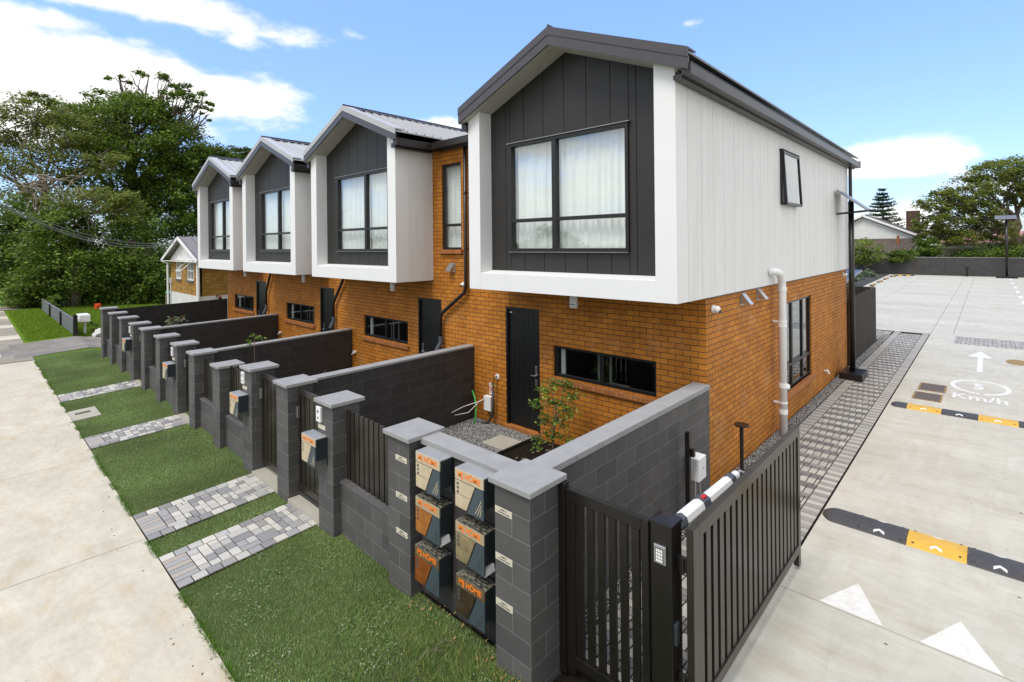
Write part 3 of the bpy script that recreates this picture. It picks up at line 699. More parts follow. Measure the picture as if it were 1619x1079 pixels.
gravel('gravel', [(-8.0, -6.29, 3.8, 7.38)], 4200, .017, 'grey crushed stone in the front courtyard beside the door')
gravel('gravel', [(-3.02, -2.81, 7.45, 24.6), (-2.98, -2.81, 3.6, 7.45)], 3000, .017, 'grey crushed stone strip along the foot of the side wall')
mb = MB(); mb.box(-8.05, -6.28, 3.4, 7.42, -.15, -.006); mb.box(-3.04, -2.8, 3.4, 25, -.15, -.008)
for a, b in ((-13.12, -8.05), (-18.1, -13.12), (-23.1, -18.1)): mb.box(a, b, 3.7, 7.42, -.15, -.006)
structure('gravel_base', mb, ['gravel_bed'])
mb = MB(); mb.box(-6.28, -3.2, 3.4, 7.42, -.15, -.01); structure('garden_soil', mb, ['soil'])
mb = MB(); mb.box(-6.30, -6.27, 3.5, 7.40, -.05, .05); tag(build('garden_edging', mb, 'timber_black'), 'low black edging board between gravel and garden bed', 'edging')
mb = MB(); mb.box(-6.87, -6.33, 6.5, 7.0, -.03, .035); tag(build('stepping_stone', mb, 'slab', bevel=.006), 'square pale concrete stepping slab in the courtyard gravel', 'paving slab')
mb = MB(); rngs = np.random.default_rng(3)
for i in range(60):
    x, y = rngs.uniform(-6.2, -4.2), rngs.uniform(5.6, 7.3); a = rngs.uniform(0, 3.1); mb.bar((x, y, .004), (x+.05*math.cos(a), y+.05*math.sin(a), .012), .02, .006)
o = build('bark_chips', mb, 'bark_pale', kind='stuff'); tag(o, 'scattered pale bark chips on dark garden soil', 'mulch')

# ------------------------------------------------------------------ townhouses
YB = 7.42; YF = 6.40; YP = 6.70; EAVE = 6.0
def cells(lo, hi, cuts): return sorted(set([lo, hi]+[c for c in cuts if lo < c < hi]))
def facade(mb, axis, pos, u0, u1, z0, z1, holes, depth, sgn, caps=True):
    """wall skin with openings; axis 'y' -> plane Y=pos facing -Y, 'x' -> plane X=pos facing +X"""
    def P(u, d, z): return (u, pos+sgn*d, z) if axis == 'y' else (pos+sgn*d, u, z)
    us = cells(u0, u1, [h for q in holes for h in q[:2]]); zs = cells(z0, z1, [h for q in holes for h in q[2:]])
    for i in range(len(us)-1):
        for j in range(len(zs)-1):
            cu, cz = (us[i]+us[i+1])/2, (zs[j]+zs[j+1])/2
            if any(q[0] < cu < q[1] and q[2] < cz < q[3] for q in holes): continue
            for d in (0, depth): mb.quad(P(us[i], d, zs[j]), P(us[i+1], d, zs[j]), P(us[i+1], d, zs[j+1]), P(us[i], d, zs[j+1]))
    for a, b, c, d_ in holes:
        mb.quad(P(a, 0, c), P(a, 0, d_), P(a, depth, d_), P(a, depth, c)); mb.quad(P(b, 0, c), P(b, 0, d_), P(b, depth, d_), P(b, depth, c))
        mb.quad(P(a, 0, d_), P(b, 0, d_), P(b, depth, d_), P(a, depth, d_)); mb.quad(P(a, 0, c), P(b, 0, c), P(b, depth, c), P(a, depth, c))
    for u in ((u0, u1) if caps else ()): mb.quad(P(u, 0, z0), P(u, 0, z1), P(u, depth, z1), P(u, depth, z0))
def window(par, axis, pos, u0, u1, z0, z1, mull=(), trans=(), fw=.05, dep=.07, glass='glass', curtain=True, sgn=1, flash=False, sill=None, prot=.0, curt_range=None):
    """frame > panes ; sgn +1 means interior towards +axis"""
    def bx(mb, a, b, d0, d1, c, d):
        y0, y1 = pos+sgn*d0, pos+sgn*d1
        if axis == 'y': mb.box(a, b, y0, y1, c, d)
        else: mb.box(y0, y1, a, b, c, d)
    mb = MB(); bx(mb, u0, u0+fw, -prot, dep, z0, z1); bx(mb, u1-fw, u1, -prot, dep, z0, z1); bx(mb, u0+fw, u1-fw, -prot, dep, z0, z0+fw); bx(mb, u0+fw, u1-fw, -prot, dep, z1-fw, z1)
    for m_ in mull: bx(mb, m_-.045, m_+.045, -prot+.003, dep, z0+fw, z1-fw)
    ms = [u0+fw]+[q for m_ in mull for q in (m_-.045, m_+.045)]+[u1-fw]
    for t in trans:
        for i in range(0, len(ms), 2): bx(mb, ms[i], ms[i+1], -prot+.005, dep-.005, t-.03, t+.03)
    f = build('window', mb, 'frame', par, bevel=.003)
    zz = [z0+fw]+[q for t in trans for q in (t-.03, t+.03)]+[z1-fw]
    for i in range(0, len(ms), 2):
        for j in range(0, len(zz), 2):
            g_ = MB(); a, b, c, d = ms[i], ms[i+1], zz[j], zz[j+1]; p = pos+sgn*(dep*.45)
            if axis == 'y': g_.quad((a, p, c), (b, p, c), (b, p, d), (a, p, d))
            else: g_.quad((p, a, c), (p, b, c), (p, b, d), (p, a, d))
            build('pane', g_, glass, f)
    if flash:
        h = MB(); bx(h, u0-.04, u1+.04, -prot-.035, .0, z1, z1+.012); build('head_flashing', h, 'flash', f); h = MB(); bx(h, u0-.0, u1+.0, -prot-.03, .0, z0-.014, z0-.002); build('sill_flashing', h, 'flash', f)
    if curtain:
        c = MB(); a, b = curt_range or (u0, u1); n = int((b-a)/.016); vs = []
        for i in range(n+1):
            u = a+(b-a)*i/n; d = .16+.022*math.sin(u*52)+.012*math.sin(u*23+1.3)+.006*math.sin(u*111)
            p = pos+sgn*d
            for z in (z0-.02, z1+.02): vs.append((u, p, z) if axis == 'y' else (p, u, z))
        c.add(vs, [(2*i, 2*i+2, 2*i+3, 2*i+1) for i in range(n)]); build('curtain', c, 'curtain', f, smooth=True, recalc=False)
    return f
def down_roof(mb, a, b, c, d, th):   # sloped slab: 4 top corners, thickness down
    mb.hexa([(p[0], p[1], p[2]-th) for p in (a, b, c, d)], [a, b, c, d])

def townhouse(label, xL, xR, bx0, bx1, door, lwin, uwin, umull, nwin, last=False, first=False, group='townhouses in the brick terrace'):
    t = thing('townhouse', label, 'townhouse', ((xL+xR)/2, YB, 0), group)
    xc = (bx0+bx1)/2; hw = (bx1-bx0)/2
    sl = .41; ridge = 7.05; zt = lambda x: ridge-sl*abs(x-xc)
    bot = .228; zu = lambda x: zt(x)-bot
    # brick front
    holes = [(door[0], door[1], .08, 2.44), (lwin[0], lwin[1], 1.24, 1.81)]
    if nwin: holes.append((nwin[0], nwin[1], 3.58, 5.5))
    mb = MB(); hi = 5.9
    holes_all = holes+[(bx0+.05, bx1-.05, 2.95, hi-.001)]
    facade(mb, 'y', YB, xL, xR, -.1, hi, [h for h in holes_all], .11, 1, caps=False)
    if last:
        facade(mb, 'x', xR, YB, 17.6, -.1, 2.88, [(11.28, 13.53, .6, 2.43)], .11, -1, caps=False)
    rw = MB(); rw.box(xL+.001, xR-.001, 17.5, 17.6, -.1, 5.9); build('rear_wall', rw, 'brick', t)
    if first: mb.quad((xL, 17.6, -.1), (xL, YB, -.1), (xL, YB, 5.9), (xL, 17.6, 5.9))
    build('brick_wall', mb, 'brick', t, uvo=(xR if last else xL, 0.02), recalc=False)
    # interior floor/partition boxes
    mb = MB(); mb.box(xL+.05, xR-.13, YB+.13, 17.5, -.05, .06); mb.box(xL+.05, xR-.13, YB+.13, 17.5, 2.7, 2.86); mb.box(xL+.02, xL+.05, YB+.13, 17.5, .06, 5.6); mb.box(xL+.05, xR-.13, 11.0, 11.1, .06, 2.7)
    build('interior', mb, 'interior', t)
    # door
    mb = MB(); a, b = door; mb.box(a, a+.05, YB+.0, YB+.1, .08, 2.44); mb.box(b-.05, b, YB, YB+.1, .08, 2.44); mb.box(a+.05, b-.05, YB, YB+.1, 2.39, 2.44); build('door_frame', mb, 'frame', t)
    mb = MB(); n = 6; w = (b-a-.1)/n
    for i in range(n): mb.box(a+.05+w*i+.002, a+.05+w*(i+1)-.002, YB+.05, YB+.09, .09, 2.39)
    mb.box(a+.05, b-.05, YB+.06, YB+.095, .085, 2.385)
    dr = build('door', mb, 'door', t, bevel=.002)
    hx = b-.12 if last else a+.13
    mb = MB(); mb.box(hx-.03, hx+.03, YB+.035, YB+.05, 1.16, 1.34); mb.bar((hx-(.11 if last else -.11), YB+.01, 1.15), (hx, YB+.01, 1.15), .022, .022); mb.box(hx-.018, hx+.018, YB+.0, YB+.05, 1.13, 1.17); mb.box(hx-.028, hx+.028, YB+.03, YB+.05, .97, 1.08)
    build('handle', mb, 'steel', dr, bevel=.003)
    if last:
        mb = MB(); mb.box(a+.07, a+.13, YB+.046, YB+.05, 2.31, 2.335); build('sticker', mb, 'plastic_white', dr)
    mb = MB(); mb.box(a-.0, b+.0, YB-.05, YB+.08, .0, .078); build('door_step', mb, 'brick_sill', t, uvo=(0, .5), bevel=.003)
    # low window
    w = window(t, 'y', YB+.03, lwin[0], lwin[1], 1.24, 1.81, mull=((lwin[0]+lwin[1])/2,), glass='glass_low', curtain=False)
    mb = MB(); a, b = lwin
    mb.box(a+.62*(b-a)/2, a+.66*(b-a)/2, YB+.5, YB+.53, 1.1, 1.85); mb.box(a+.86*(b-a)/2, a+.9*(b-a)/2, YB+.5, YB+.53, 1.1, 1.85)
    for k in range(3): mb.box(b-.5, b-.12, YB+.9, YB+.95, 1.1+.2*k, 1.13+.2*k)
    mb.tube([(a+.78*(b-a)/2, YB+.35, 1.1), (a+.78*(b-a)/2, YB+.35, 1.5), (a+.8*(b-a)/2, YB+.35, 1.58), (a+.87*(b-a)/2, YB+.35, 1.56)], .012)
    build('kitchen_fittings', mb, 'fitting_grey', w)
    mb = MB(); mb.box(a+.055, a+.14, YB+.16, YB+.2, 1.2, 1.85); build('blind_edge', mb, 'curtain', w)
    mb = MB(); mb.hexa([(a-.06, YB-.06, 1.13), (b+.06, YB-.06, 1.13), (b+.06, YB+.1, 1.15), (a-.06, YB+.1, 1.15)], [(a-.06, YB-.06, 1.205), (b+.06, YB-.06, 1.205), (b+.06, YB+.1, 1.24), (a-.06, YB+.1, 1.24)]); build('window_sill', mb, 'brick_sill', t, uvo=(0, .5), bevel=.004)
    if nwin:
        window(t, 'y', YB+.03, nwin[0], nwin[1], 3.58, 5.5, trans=(4.13,), glass='glass')
        mb = MB(); a, b = nwin; mb.box(a-.05, b+.05, YB-.07, YB+.1, 3.49, 3.58); build('window_sill', mb, 'brick_sill', t, uvo=(0, 3.2), bevel=.004)
    # white box projecting over the front
    jl, jr = bx0+.30, bx1-.31
    mb = MB()
    def post(x0, x1): mb.hexa([(x0, YF, 2.87), (x1, YF, 2.87), (x1, YP+.05, 2.87), (x0, YP+.05, 2.87)], [(x0, YF, zu(x0)), (x1, YF, zu(x1)), (x1, YP+.05, zu(x1)), (x0, YP+.05, zu(x0))])
    post(bx0, jl); post(jr, bx1)
    mb.hexa([(jl, YF+.004, 2.87), (jr, YF+.004, 2.87), (jr, YP+.05, 2.87), (jl, YP+.05, 2.87)], [(jl, YF+.004, 3.17), (jr, YF+.004, 3.17), (jr, YP+.05, 3.215), (jl, YP+.05, 3.215)])
    build('bay_surround', mb, 'white_trim', t, bevel=.004)
    mb = MB(); mb.box(bx0+.01, bx1-.01, YP+.05, YB+.0, 2.885, 2.93); build('bay_underside', mb, 'white', t)
    # side claddings
    mb = MB(); ye = 17.62 if last else YB
    if last:
        bs = [YF, 7.235-.02]+[7.235+.4335*k-.02 for k in range(1, 24)]+[17.62]
        mb.box(bx1-.06, bx1-.02, YP+.056, 17.6, 2.9, zu(bx1)-.005)
        mb.box(bx1-.02, bx1-.0, YP+.056, 7.215-.004, 2.87, zu(bx1)-.02)
        for i in range(1, len(bs)-1): mb.box(bx1-.02, bx1-.0, bs[i]+.004, bs[i+1]-.004, 2.87, zu(bx1)-.02)
        hol = (11.0, 12.2, 4.42, 5.5)
    else:
        mb.box(bx1-.045, bx1-.0, YP+.05, ye, 2.87, zu(bx1)+.0)
    build('side_cladding', mb, 'white', t)
    mb = MB(); mb.box(bx0+.0, bx0+.045, YP+.05, YB, 2.87, zu(bx0)); build('side_cladding', mb, 'white', t)
    if last:
        mb = MB(); mb.box(bx1-.0, bx1+.022, YF+.02, 17.6, zu(bx1)-.05, zu(bx1)-.0); mb.box(bx1-.02, bx1+.006, 17.6, 17.66, 2.87, zu(bx1)-.05); build('cladding_trim', mb, 'white_trim', t)
        mb = MB(); mb.box(bx1-.03, bx1+.004, YB, 17.6, 2.855, 2.868); build('drip_flashing', mb, 'gutter', t)
    # dark gable panel boards
    mb = MB(); x = jr+.0; edges = [jl-.04, ]
    start = jr+.01
    bsx = [bx1-.744-.44*k for k in range(0, 8)]; bsx = sorted([b_ for b_ in bsx if jl+.02 < b_ < jr]+[jl-.01, jr+.01])
    u0, u1, w0, w1 = uwin[0], uwin[1], 3.555, 5.475
    def board(xa, xb, za, zb_fn):
        g_ = .005; xa += g_; xb -= g_
        pts = [(xa, YP, za), (xb, YP, za)]
        if zb_fn == 'roof':
            pts.append((xb, YP, zu(xb)+.01))
            if xa < xc < xb: pts.append((xc, YP, zu(xc)+.01))
            pts.append((xa, YP, zu(xa)+.01))
        else: pts += [(xb, YP, zb_fn), (xa, YP, zb_fn)]
        mb.prism(pts, (0, .03, 0))
    for i in range(len(bsx)-1):
        xa, xb = bsx[i], bsx[i+1]
        cuts = sorted(set([xa, xb]+[c for c in (u0, u1) if xa < c < xb]))
        if len(cuts) == 2 and not (u0 <= (xa+xb)/2 <= u1): board(xa, xb, 3.2, 'roof')
        else:
            for ca, cb in zip(cuts[:-1], cuts[1:]):
                if u0 <= (ca+cb)/2 <= u1: board(ca, cb, 3.2, w0); board(ca, cb, w1, 'roof')
                else: board(ca, cb, 3.2, 'roof')
    for (xa, xb, za, zb_) in ((jl, u0, 3.2, w1), (u1, jr, 3.2, w1), (u0, u1, 3.2, w0)): mb.box(xa, xb, YP+.02, YP+.06, za, zb_)
    pts = [(jl, YP+.02, w1), (jr, YP+.02, w1), (jr, YP+.02, zu(jr)), (xc, YP+.02, zu(xc)), (jl, YP+.02, zu(jl))]; mb.prism(pts, (0, .04, 0))
    build('gable_cladding', mb, 'dark_board', t)
    window(t, 'y', YP-.01, u0, u1, w0, w1, mull=(umull,), trans=(4.10,), fw=.055, dep=.08, flash=True, prot=.02)
    mb = MB(); mb.box(bx0+.1, bx1-.1, YP+1.1, YP+1.15, 2.93, 6.0); build('room_wall', mb, 'interior', t)
    # roof
    ex = .155 if not last else .23; ye = 17.95; ys = 6.28
    mb = MB(); xl, xr = bx0-.12, bx1+(.24 if last else .22)
    for xe in (xl, xr): down_roof(mb, *([(xc, ys, zt(xc)), (xe, ys, zt(xe)), (xe, ye, zt(xe)), (xc, ye, zt(xc))] if xe < xc else [(xe, ys, zt(xe)), (xc, ys, zt(xc)), (xc, ye, zt(xc)), (xe, ye, zt(xe))]), .03)
    y = ys+.3
    while y < (12.6 if not last else 0):
        for xe in (xl, xr): mb.bar((xc, y, zt(xc)+.012), (xe, y, zt(xe)+.012), .035, .036)
        y += .23
    rf = build('roof', mb, 'roof_sky_sheen' if not last else 'roof', t)
    mb = MB()
    for xe, s_ in ((xl, -1), (xr, 1)): mb.hexa([(xc, ys-.02, zt(xc)+.02), (xc+s_*.14, ys-.02, zt(xc+.14)+.03), (xc+s_*.14, ye, zt(xc+.14)+.03), (xc, ye, zt(xc)+.02)], [(xc, ys-.02, zt(xc)+.06), (xc+s_*.14, ys-.02, zt(xc+.14)+.045), (xc+s_*.14, ye, zt(xc+.14)+.045), (xc, ye, zt(xc)+.06)])
    mb.tube([(xc, ys-.02, zt(xc)+.065), (xc, ye, zt(xc)+.065)], .02)
    build('ridge_cap', mb, 'barge', rf)
    mb = MB()
    for xe in (xl, xr):   # barge flashing on top and barge board below
        a = (xc, zt(xc)+.05); b = (xe, zt(xe)+.05)
        mb.hexa([(a[0], ys-.03, a[1]-.13), (b[0], ys-.03, b[1]-.13), (b[0], ys-.012, b[1]-.13), (a[0], ys-.012, a[1]-.13)], [(a[0], ys-.03, a[1]), (b[0], ys-.03, b[1]), (b[0], ys-.012, b[1]), (a[0], ys-.012, a[1])])
        mb.hexa([(a[0], ys-.012, a[1]-.025), (b[0], ys-.012, b[1]-.025), (b[0], ys+.22, b[1]-.025), (a[0], ys+.22, a[1]-.025)], [(a[0], ys-.012, a[1]+.002), (b[0], ys-.012, b[1]+.002), (b[0], ys+.22, b[1]+.002), (a[0], ys+.22, a[1]+.002)])
    build('barge_flashing', mb, 'barge' if last else 'roof_sky_sheen', rf)
    mb = MB()
    for xe in (xl, xr):
        a = (xc, zt(xc)-.07); b = (xe, zt(xe)-.07); h = .165
        mb.hexa([(a[0], ys-.02, a[1]-h), (b[0], ys-.02, b[1]-h), (b[0], ys+.01, b[1]-h), (a[0], ys+.01, a[1]-h)], [(a[0], ys-.02, a[1]), (b[0], ys-.02, b[1]), (b[0], ys+.01, b[1]), (a[0], ys+.01, a[1])])
    build('barge_board', mb, 'barge', rf)
    mb = MB()
    for xe in (xl, xr):
        q = [(xc, ys+.01, zu(xc)-.0), (xe, ys+.01, zu(xe)), (xe, YP+.03, zu(xe)), (xc, YP+.03, zu(xc))]
        mb.hexa([(p[0], p[1], p[2]-.012) for p in q], q)
    build('soffit', mb, 'soffit', t)
    # gutters
    mb = MB()
    def gut(x0, x1, y0, y1):
        if y1 > 7.6 and x1-x0 > .2 or True:
            mb.box(x0, x1, y0, y1, 5.83, 5.85); mb.box(x0, x0+.012, y0, y1, 5.85, 5.96); mb.box(x1-.012, x1, y0, y1, 5.85, 5.97); mb.box(x0+.012, x1-.012, y0, y0+.012, 5.85, 5.96); mb.box(x0+.012, x1-.012, y1-.012, y1, 5.85, 5.96)
            mb.tube([(x1-.004, y0, 5.972), (x1-.004, y1, 5.972)], .011, 6)
    if last:
        gut(xr-.10, xr+.03, ys-.0, 18.0)
        mb.box(xr+.02, xr+.035, 17.85, 18.05, 5.83, 6.02)
    else: gut(xr-.08, xr+.04, ys-.02, 7.20)
    build('gutter', mb, 'gutter', t); mb = MB(); gut(xl-.02, xl+.08, ys+.08, 7.20)
    if not last:
        x1n = xR+1.0-.18 if xR > -8.2 else xR+1.0
    build('gutter', mb, 'gutter', t)
    mb = MB()
    if last: mb.box(bx1+.02, xr-.1, ys+.02, 17.95, 5.80, 5.86)
    else: mb.box(bx1+.0, xr-.07, ys+.02, YB-.1, 5.80, 5.9)
    build('fascia', mb, 'gutter', t); mb = MB(); mb.box(xl+.07, bx0, ys+.06, YB-.1, 5.80, 5.9); build('fascia', mb, 'gutter', t)
    # main roof between gables
    mb = MB(); a, b = xL, (xR if not last else xc); y0, y1 = 7.22, 12.6
    zr = lambda y: 5.97+.19*(y-y0)
    down_roof(mb, (a, y0, zr(y0)), (b, y0, zr(y0)), (b, y1, zr(y1)), (a, y1, zr(y1)), .03)
    down_roof(mb, (a, y1, zr(y1)), (b, y1, zr(y1)), (b, 17.9, 5.97), (a, 17.9, 5.97), .03)
    x = a+.1
    while x < b:
        if not (xl+.8 < x < xr-.8): mb.bar((x, y0, zr(y0)+.012), (x, y1, zr(y1)+.012), .035, .036)
        x += .23
    build('main_roof', mb, 'roof_sky_sheen', t)
    mb = MB()
    for (a, b) in ((xL, xl-.04), (xr+.04, xR)):
        if b-a < .05: continue
        mb.box(a, b, 7.16, 7.28, 5.84, 5.855); mb.box(a, b, 7.16, 7.172, 5.855, 5.97); mb.box(a, b, 7.28, YB-.0, 5.80, 5.95); mb.tube([(a, 7.165, 5.975), (b, 7.165, 5.975)], .011, 6)
    if mb.v: build('rear_gutter', mb, 'gutter', t)
    return t

TH4 = townhouse('end townhouse nearest the camera, its tall white vertical-board side wall above orange brick', -8.05, -3.04, -7.06, -3.0, (-7.115, -6.235), (-5.9, -3.84), (-6.28, -3.87), -5.265, None, last=True)
TH3 = townhouse('second townhouse from the right, with a narrow brick-framed upper window beside its white bay', -13.12, -8.05, -13.40, -9.43, (-10.035, -9.15), (-12.475, -10.46), (-12.52, -10.12), -11.12, (-9.10, -8.43))
TH2 = townhouse('third townhouse from the right, white gabled bay between two others', -18.1, -13.12, -18.43, -14.40, (-15.0, -14.12), (-17.425, -15.40), (-17.58, -15.18), -16.2, (-14.1, -13.5))
TH1 = townhouse('farthest townhouse at the left end of the terrace, beside the tan brick house', -23.1, -18.1, -23.32, -19.35, (-20.05, -19.12), (-22.32, -20.32), (-22.62, -20.22), -21.24, None, first=True)
# side windows of the near townhouse
w = window(TH4, 'x', -3.07, 11.28, 13.53, .6, 2.43, mull=(12.05, 12.9), trans=(1.08,), sgn=-1, glass='glass', curt_range=(11.2, 12.0))
mb = MB(); mb.box(-3.15, -2.95, 11.2, 13.62, .5, .6); build('window_sill', mb, 'brick_sill', TH4, uvo=(0, 0), bevel=.004)
w = window(TH4, 'x', -2.985, 11.02, 12.2, 4.42, 5.5, sgn=-1, glass='glass', prot=.03, dep=.02, curtain=False)
mb = MB(); mb.box(-2.999, -2.93, 10.97, 12.25, 5.5, 5.515); build('head_flashing', mb, 'gutter', TH4)
mb = MB(); mb.bar((-2.955, 11.06, 5.47), (-2.90, 11.06, 4.44), .04, .05, (1, 0, 0)); mb.bar((-2.955, 12.16, 5.47), (-2.90, 12.16, 4.44), .04, .05, (1, 0, 0)); mb.bar((-2.90, 11.06, 4.44), (-2.90, 12.16, 4.44), .04, .05); mb.bar((-2.955, 11.06, 5.46), (-2.955, 12.16, 5.46), .04, .05)
sa = build('awning_sash', mb, 'frame', TH4)
mb = MB(); mb.quad((-2.95, 11.08, 5.45), (-2.95, 12.14, 5.45), (-2.90, 12.14, 4.45), (-2.90, 11.08, 4.45)); build('pane', mb, 'glass', sa)
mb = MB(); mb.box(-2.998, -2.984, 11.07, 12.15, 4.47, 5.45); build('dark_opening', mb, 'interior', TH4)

# downpipes
def downpipe(pts, r, lab, mat='gutter', shoe=True, brackets=()):
    t = thing('downpipe', lab, 'downpipe', pts[-1], 'black downpipes on the front brick wall')
    mb = MB(); mb.tube(pts, r, 10); build('pipe', mb, mat, t, smooth=True)
    mb = MB()
    for p in brackets: mb.tube([(p[0], p[1], p[2]-.02), (p[0], p[1], p[2]+.02)], r+.008, 10); mb.box(p[0]-.015, p[0]+.015, p[1], p[1]+.08, p[2]-.01, p[2]+.01)
    if mb.v: build('bracket', mb, mat, t)
    if shoe:
        p = pts[-1]; mb = MB(); mb.tube([(p[0], p[1], p[2]+.12), (p[0], p[1], p[2]-.02), (p[0]-.06, p[1]-.06, p[2]-.2)], [r*1.25, r*1.3, r*1.5], 10); build('spout', mb, 'plastic_grey', t)
    return t
downpipe([(-8.20, 7.33, 5.85), (-8.21, 7.33, 2.80), (-8.25, 7.33, 2.66), (-9.02, 7.33, 2.15), (-9.07, 7.33, 2.05), (-9.07, 7.33, 1.5)], .04, 'black downpipe beside the nearest white bay, slanting down to a spout by a door', brackets=((-8.2, 7.33, 4.8), (-8.2, 7.33, 3.6)))
downpipe([(-13.42, 7.33, 2.9), (-13.42, 7.33, 2.75), (-13.99, 7.33, 2.05), (-14.01, 7.33, 1.98), (-14.01, 7.33, 1.5)], .04, 'black slanting downpipe with a grey spout between the second and third doors')
downpipe([(-18.5, 7.33, 2.9), (-18.5, 7.33, 2.75), (-18.88, 7.33, 2.1), (-18.9, 7.33, 2.0), (-18.9, 7.33, 1.5)], .04, 'black slanting downpipe with a grey spout beside the farthest door')
t = thing('downpipe', 'black downpipe at the far rear corner of the white side wall', 'downpipe', (-2.93, 17.5, 0))
mb = MB(); mb.tube([(-2.9, 17.5, 5.85), (-2.9, 17.5, 0)], .045, 10); build('pipe', mb, 'gutter', t)
t = thing('vent_pipe', 'thick white plastic waste pipe standing against the side brick wall', 'waste pipe', (-2.93, 10.6, 0))
mb = MB(); mb.tube([(-3.0, 10.22, 3.12), (-2.9, 10.3, 3.12), (-2.87, 10.45, 3.09), (-2.87, 10.56, 2.98), (-2.87, 10.6, 2.8), (-2.87, 10.6, 0)], .07, 14); build('pipe', mb, 'plastic_white', t, smooth=True)
mb = MB()
for z in (2.78, 2.1, .95, .45): mb.tube([(-2.87, 10.6, z-.04), (-2.87, 10.6, z+.04)], .08, 14)
mb.tube([(-2.87, 10.6, .92), (-2.78, 10.66, .92)], .05, 10)
build('collar', mb, 'plastic_white', t)
for z in (2.16, .62):
    mb = MB(); mb.box(-3.03, -2.9, 10.56, 10.6, z-.015, z+.015); mb.tube([(-2.87, 10.6, z-.012), (-2.87, 10.6, z+.012)], .082, 14); build('bracket', mb, 'plastic_white', t)

# lights, vents, cameras on the walls
def soffit_light(x, lab):
    t = thing('wall_light', lab, 'outdoor light', (x, 6.9, 2.6), 'white outdoor lights under the bays')
    mb = MB(); mb.box(x-.07, x+.07, 6.93, 7.0, 2.60, 2.868); build('body', mb, 'plastic_white', t, bevel=.02); mb = MB(); mb.box(x-.05, x+.05, 6.925, 6.93, 2.66, 2.67); build('slot', mb, 'ink', t)
for x, l in ((-5.095, 'white box light under the nearest bay'), (-10.42, 'white box light under the second bay from the right'), (-15.13, 'white box light under the third bay from the right'), (-19.84, 'white box light under the farthest bay')): soffit_light(x, l)
def cowl(axis, p, lab):
    x, y, z = p; t = thing('wall_vent', lab, 'wall vent', p, 'stainless wall vents'); mb = MB()
    if axis == 'x':
        mb.box(x, x+.01, y-.10, y+.10, z-.10, z+.10); mb.hexa([(x+.01, y-.08, z-.08), (x+.16, y-.08, z-.08), (x+.16, y+.08, z-.08), (x+.01, y+.08, z-.08)], [(x+.01, y-.08, z+.09), (x+.03, y-.08, z+.09), (x+.03, y+.08, z+.09), (x+.01, y+.08, z+.09)])
    else:
        mb.box(x-.10, x+.10, y-.01, y, z-.10, z+.10); mb.hexa([(x-.08, y-.15, z-.08), (x+.08, y-.15, z-.08), (x+.08, y-.01, z-.08), (x-.08, y-.01, z-.08)], [(x-.08, y-.03, z+.09), (x+.08, y-.03, z+.09), (x+.08, y-.01, z+.09), (x-.08, y-.01, z+.09)])
    build('cowl', mb, 'steel', t)
cowl('x', (-3.04, 8.95, 2.72), 'stainless vent cowl on the side brick wall nearer the front corner')
cowl('x', (-3.04, 9.75, 2.74), 'stainless vent cowl on the side brick wall close to the white pipe')
cowl('y', (-8.75, 7.42, 3.18), 'stainless vent cowl on the front brick below the narrow upper window')
def cam_ball(p, d, lab):
    t = thing('security_camera', lab, 'security camera', p, 'white dome cameras'); mb = MB(); P = Vector(p); D = Vector(d)
    mb.tube([P, P+D*.03], .06, 14); mb.sphere(P+D*.07, .055, 12); build('body', mb, 'plastic_white', t, smooth=True); mb = MB(); mb.tube([P+D*.10+Vector((0, 0, -.02)), P+D*.13+Vector((0, 0, -.03))], .025, 10); build('lens', mb, 'ink', t)
cam_ball((-3.04, 7.66, 2.68), (1, 0, 0), 'white camera on the side brick wall by the front corner')
cam_ball((-3.04, 17.1, 2.72), (1, 0, 0), 'white camera at the rear end of the side brick wall')
cam_ball((-8.32, 7.42, 2.82), (0, -1, 0), 'white camera on the front brick beside the bend of the downpipe')
mb = MB(); mb.tube([(-3.04, 14.75, .42), (-2.96, 14.75, .42), (-2.93, 14.75, .36)], .022, 8); mb.tube([(-2.98, 14.68, .44), (-2.98, 14.82, .44)], .012, 6); tag(build('garden_tap', mb, 'plastic_white'), 'small white garden tap low on the side brick wall', 'tap')
mb = MB(); mb.tube([(-5.42, 7.42, 2.78), (-5.42, 7.34, 2.78)], .045, 10); mb.sphere((-5.42, 7.30, 2.76), .04, 8); tag(build('ceiling_sensor', mb, 'frame'), 'small black sensor under the nearest bay left of the white light', 'sensor')
for x, l in ((-12.95, 'small white tap on the brick between the second divider wall and its window'), (-17.9, 'small white tap on the brick by the third divider wall')):
    mb = MB(); mb.tube([(x, 7.42, .72), (x, 7.36, .72)], .045, 10); mb.tube([(x, 7.36, .72), (x-.05, 7.33, .66)], .015, 8); tag(build('garden_tap', mb, 'plastic_white'), l, 'tap', 'white taps in the courtyards')
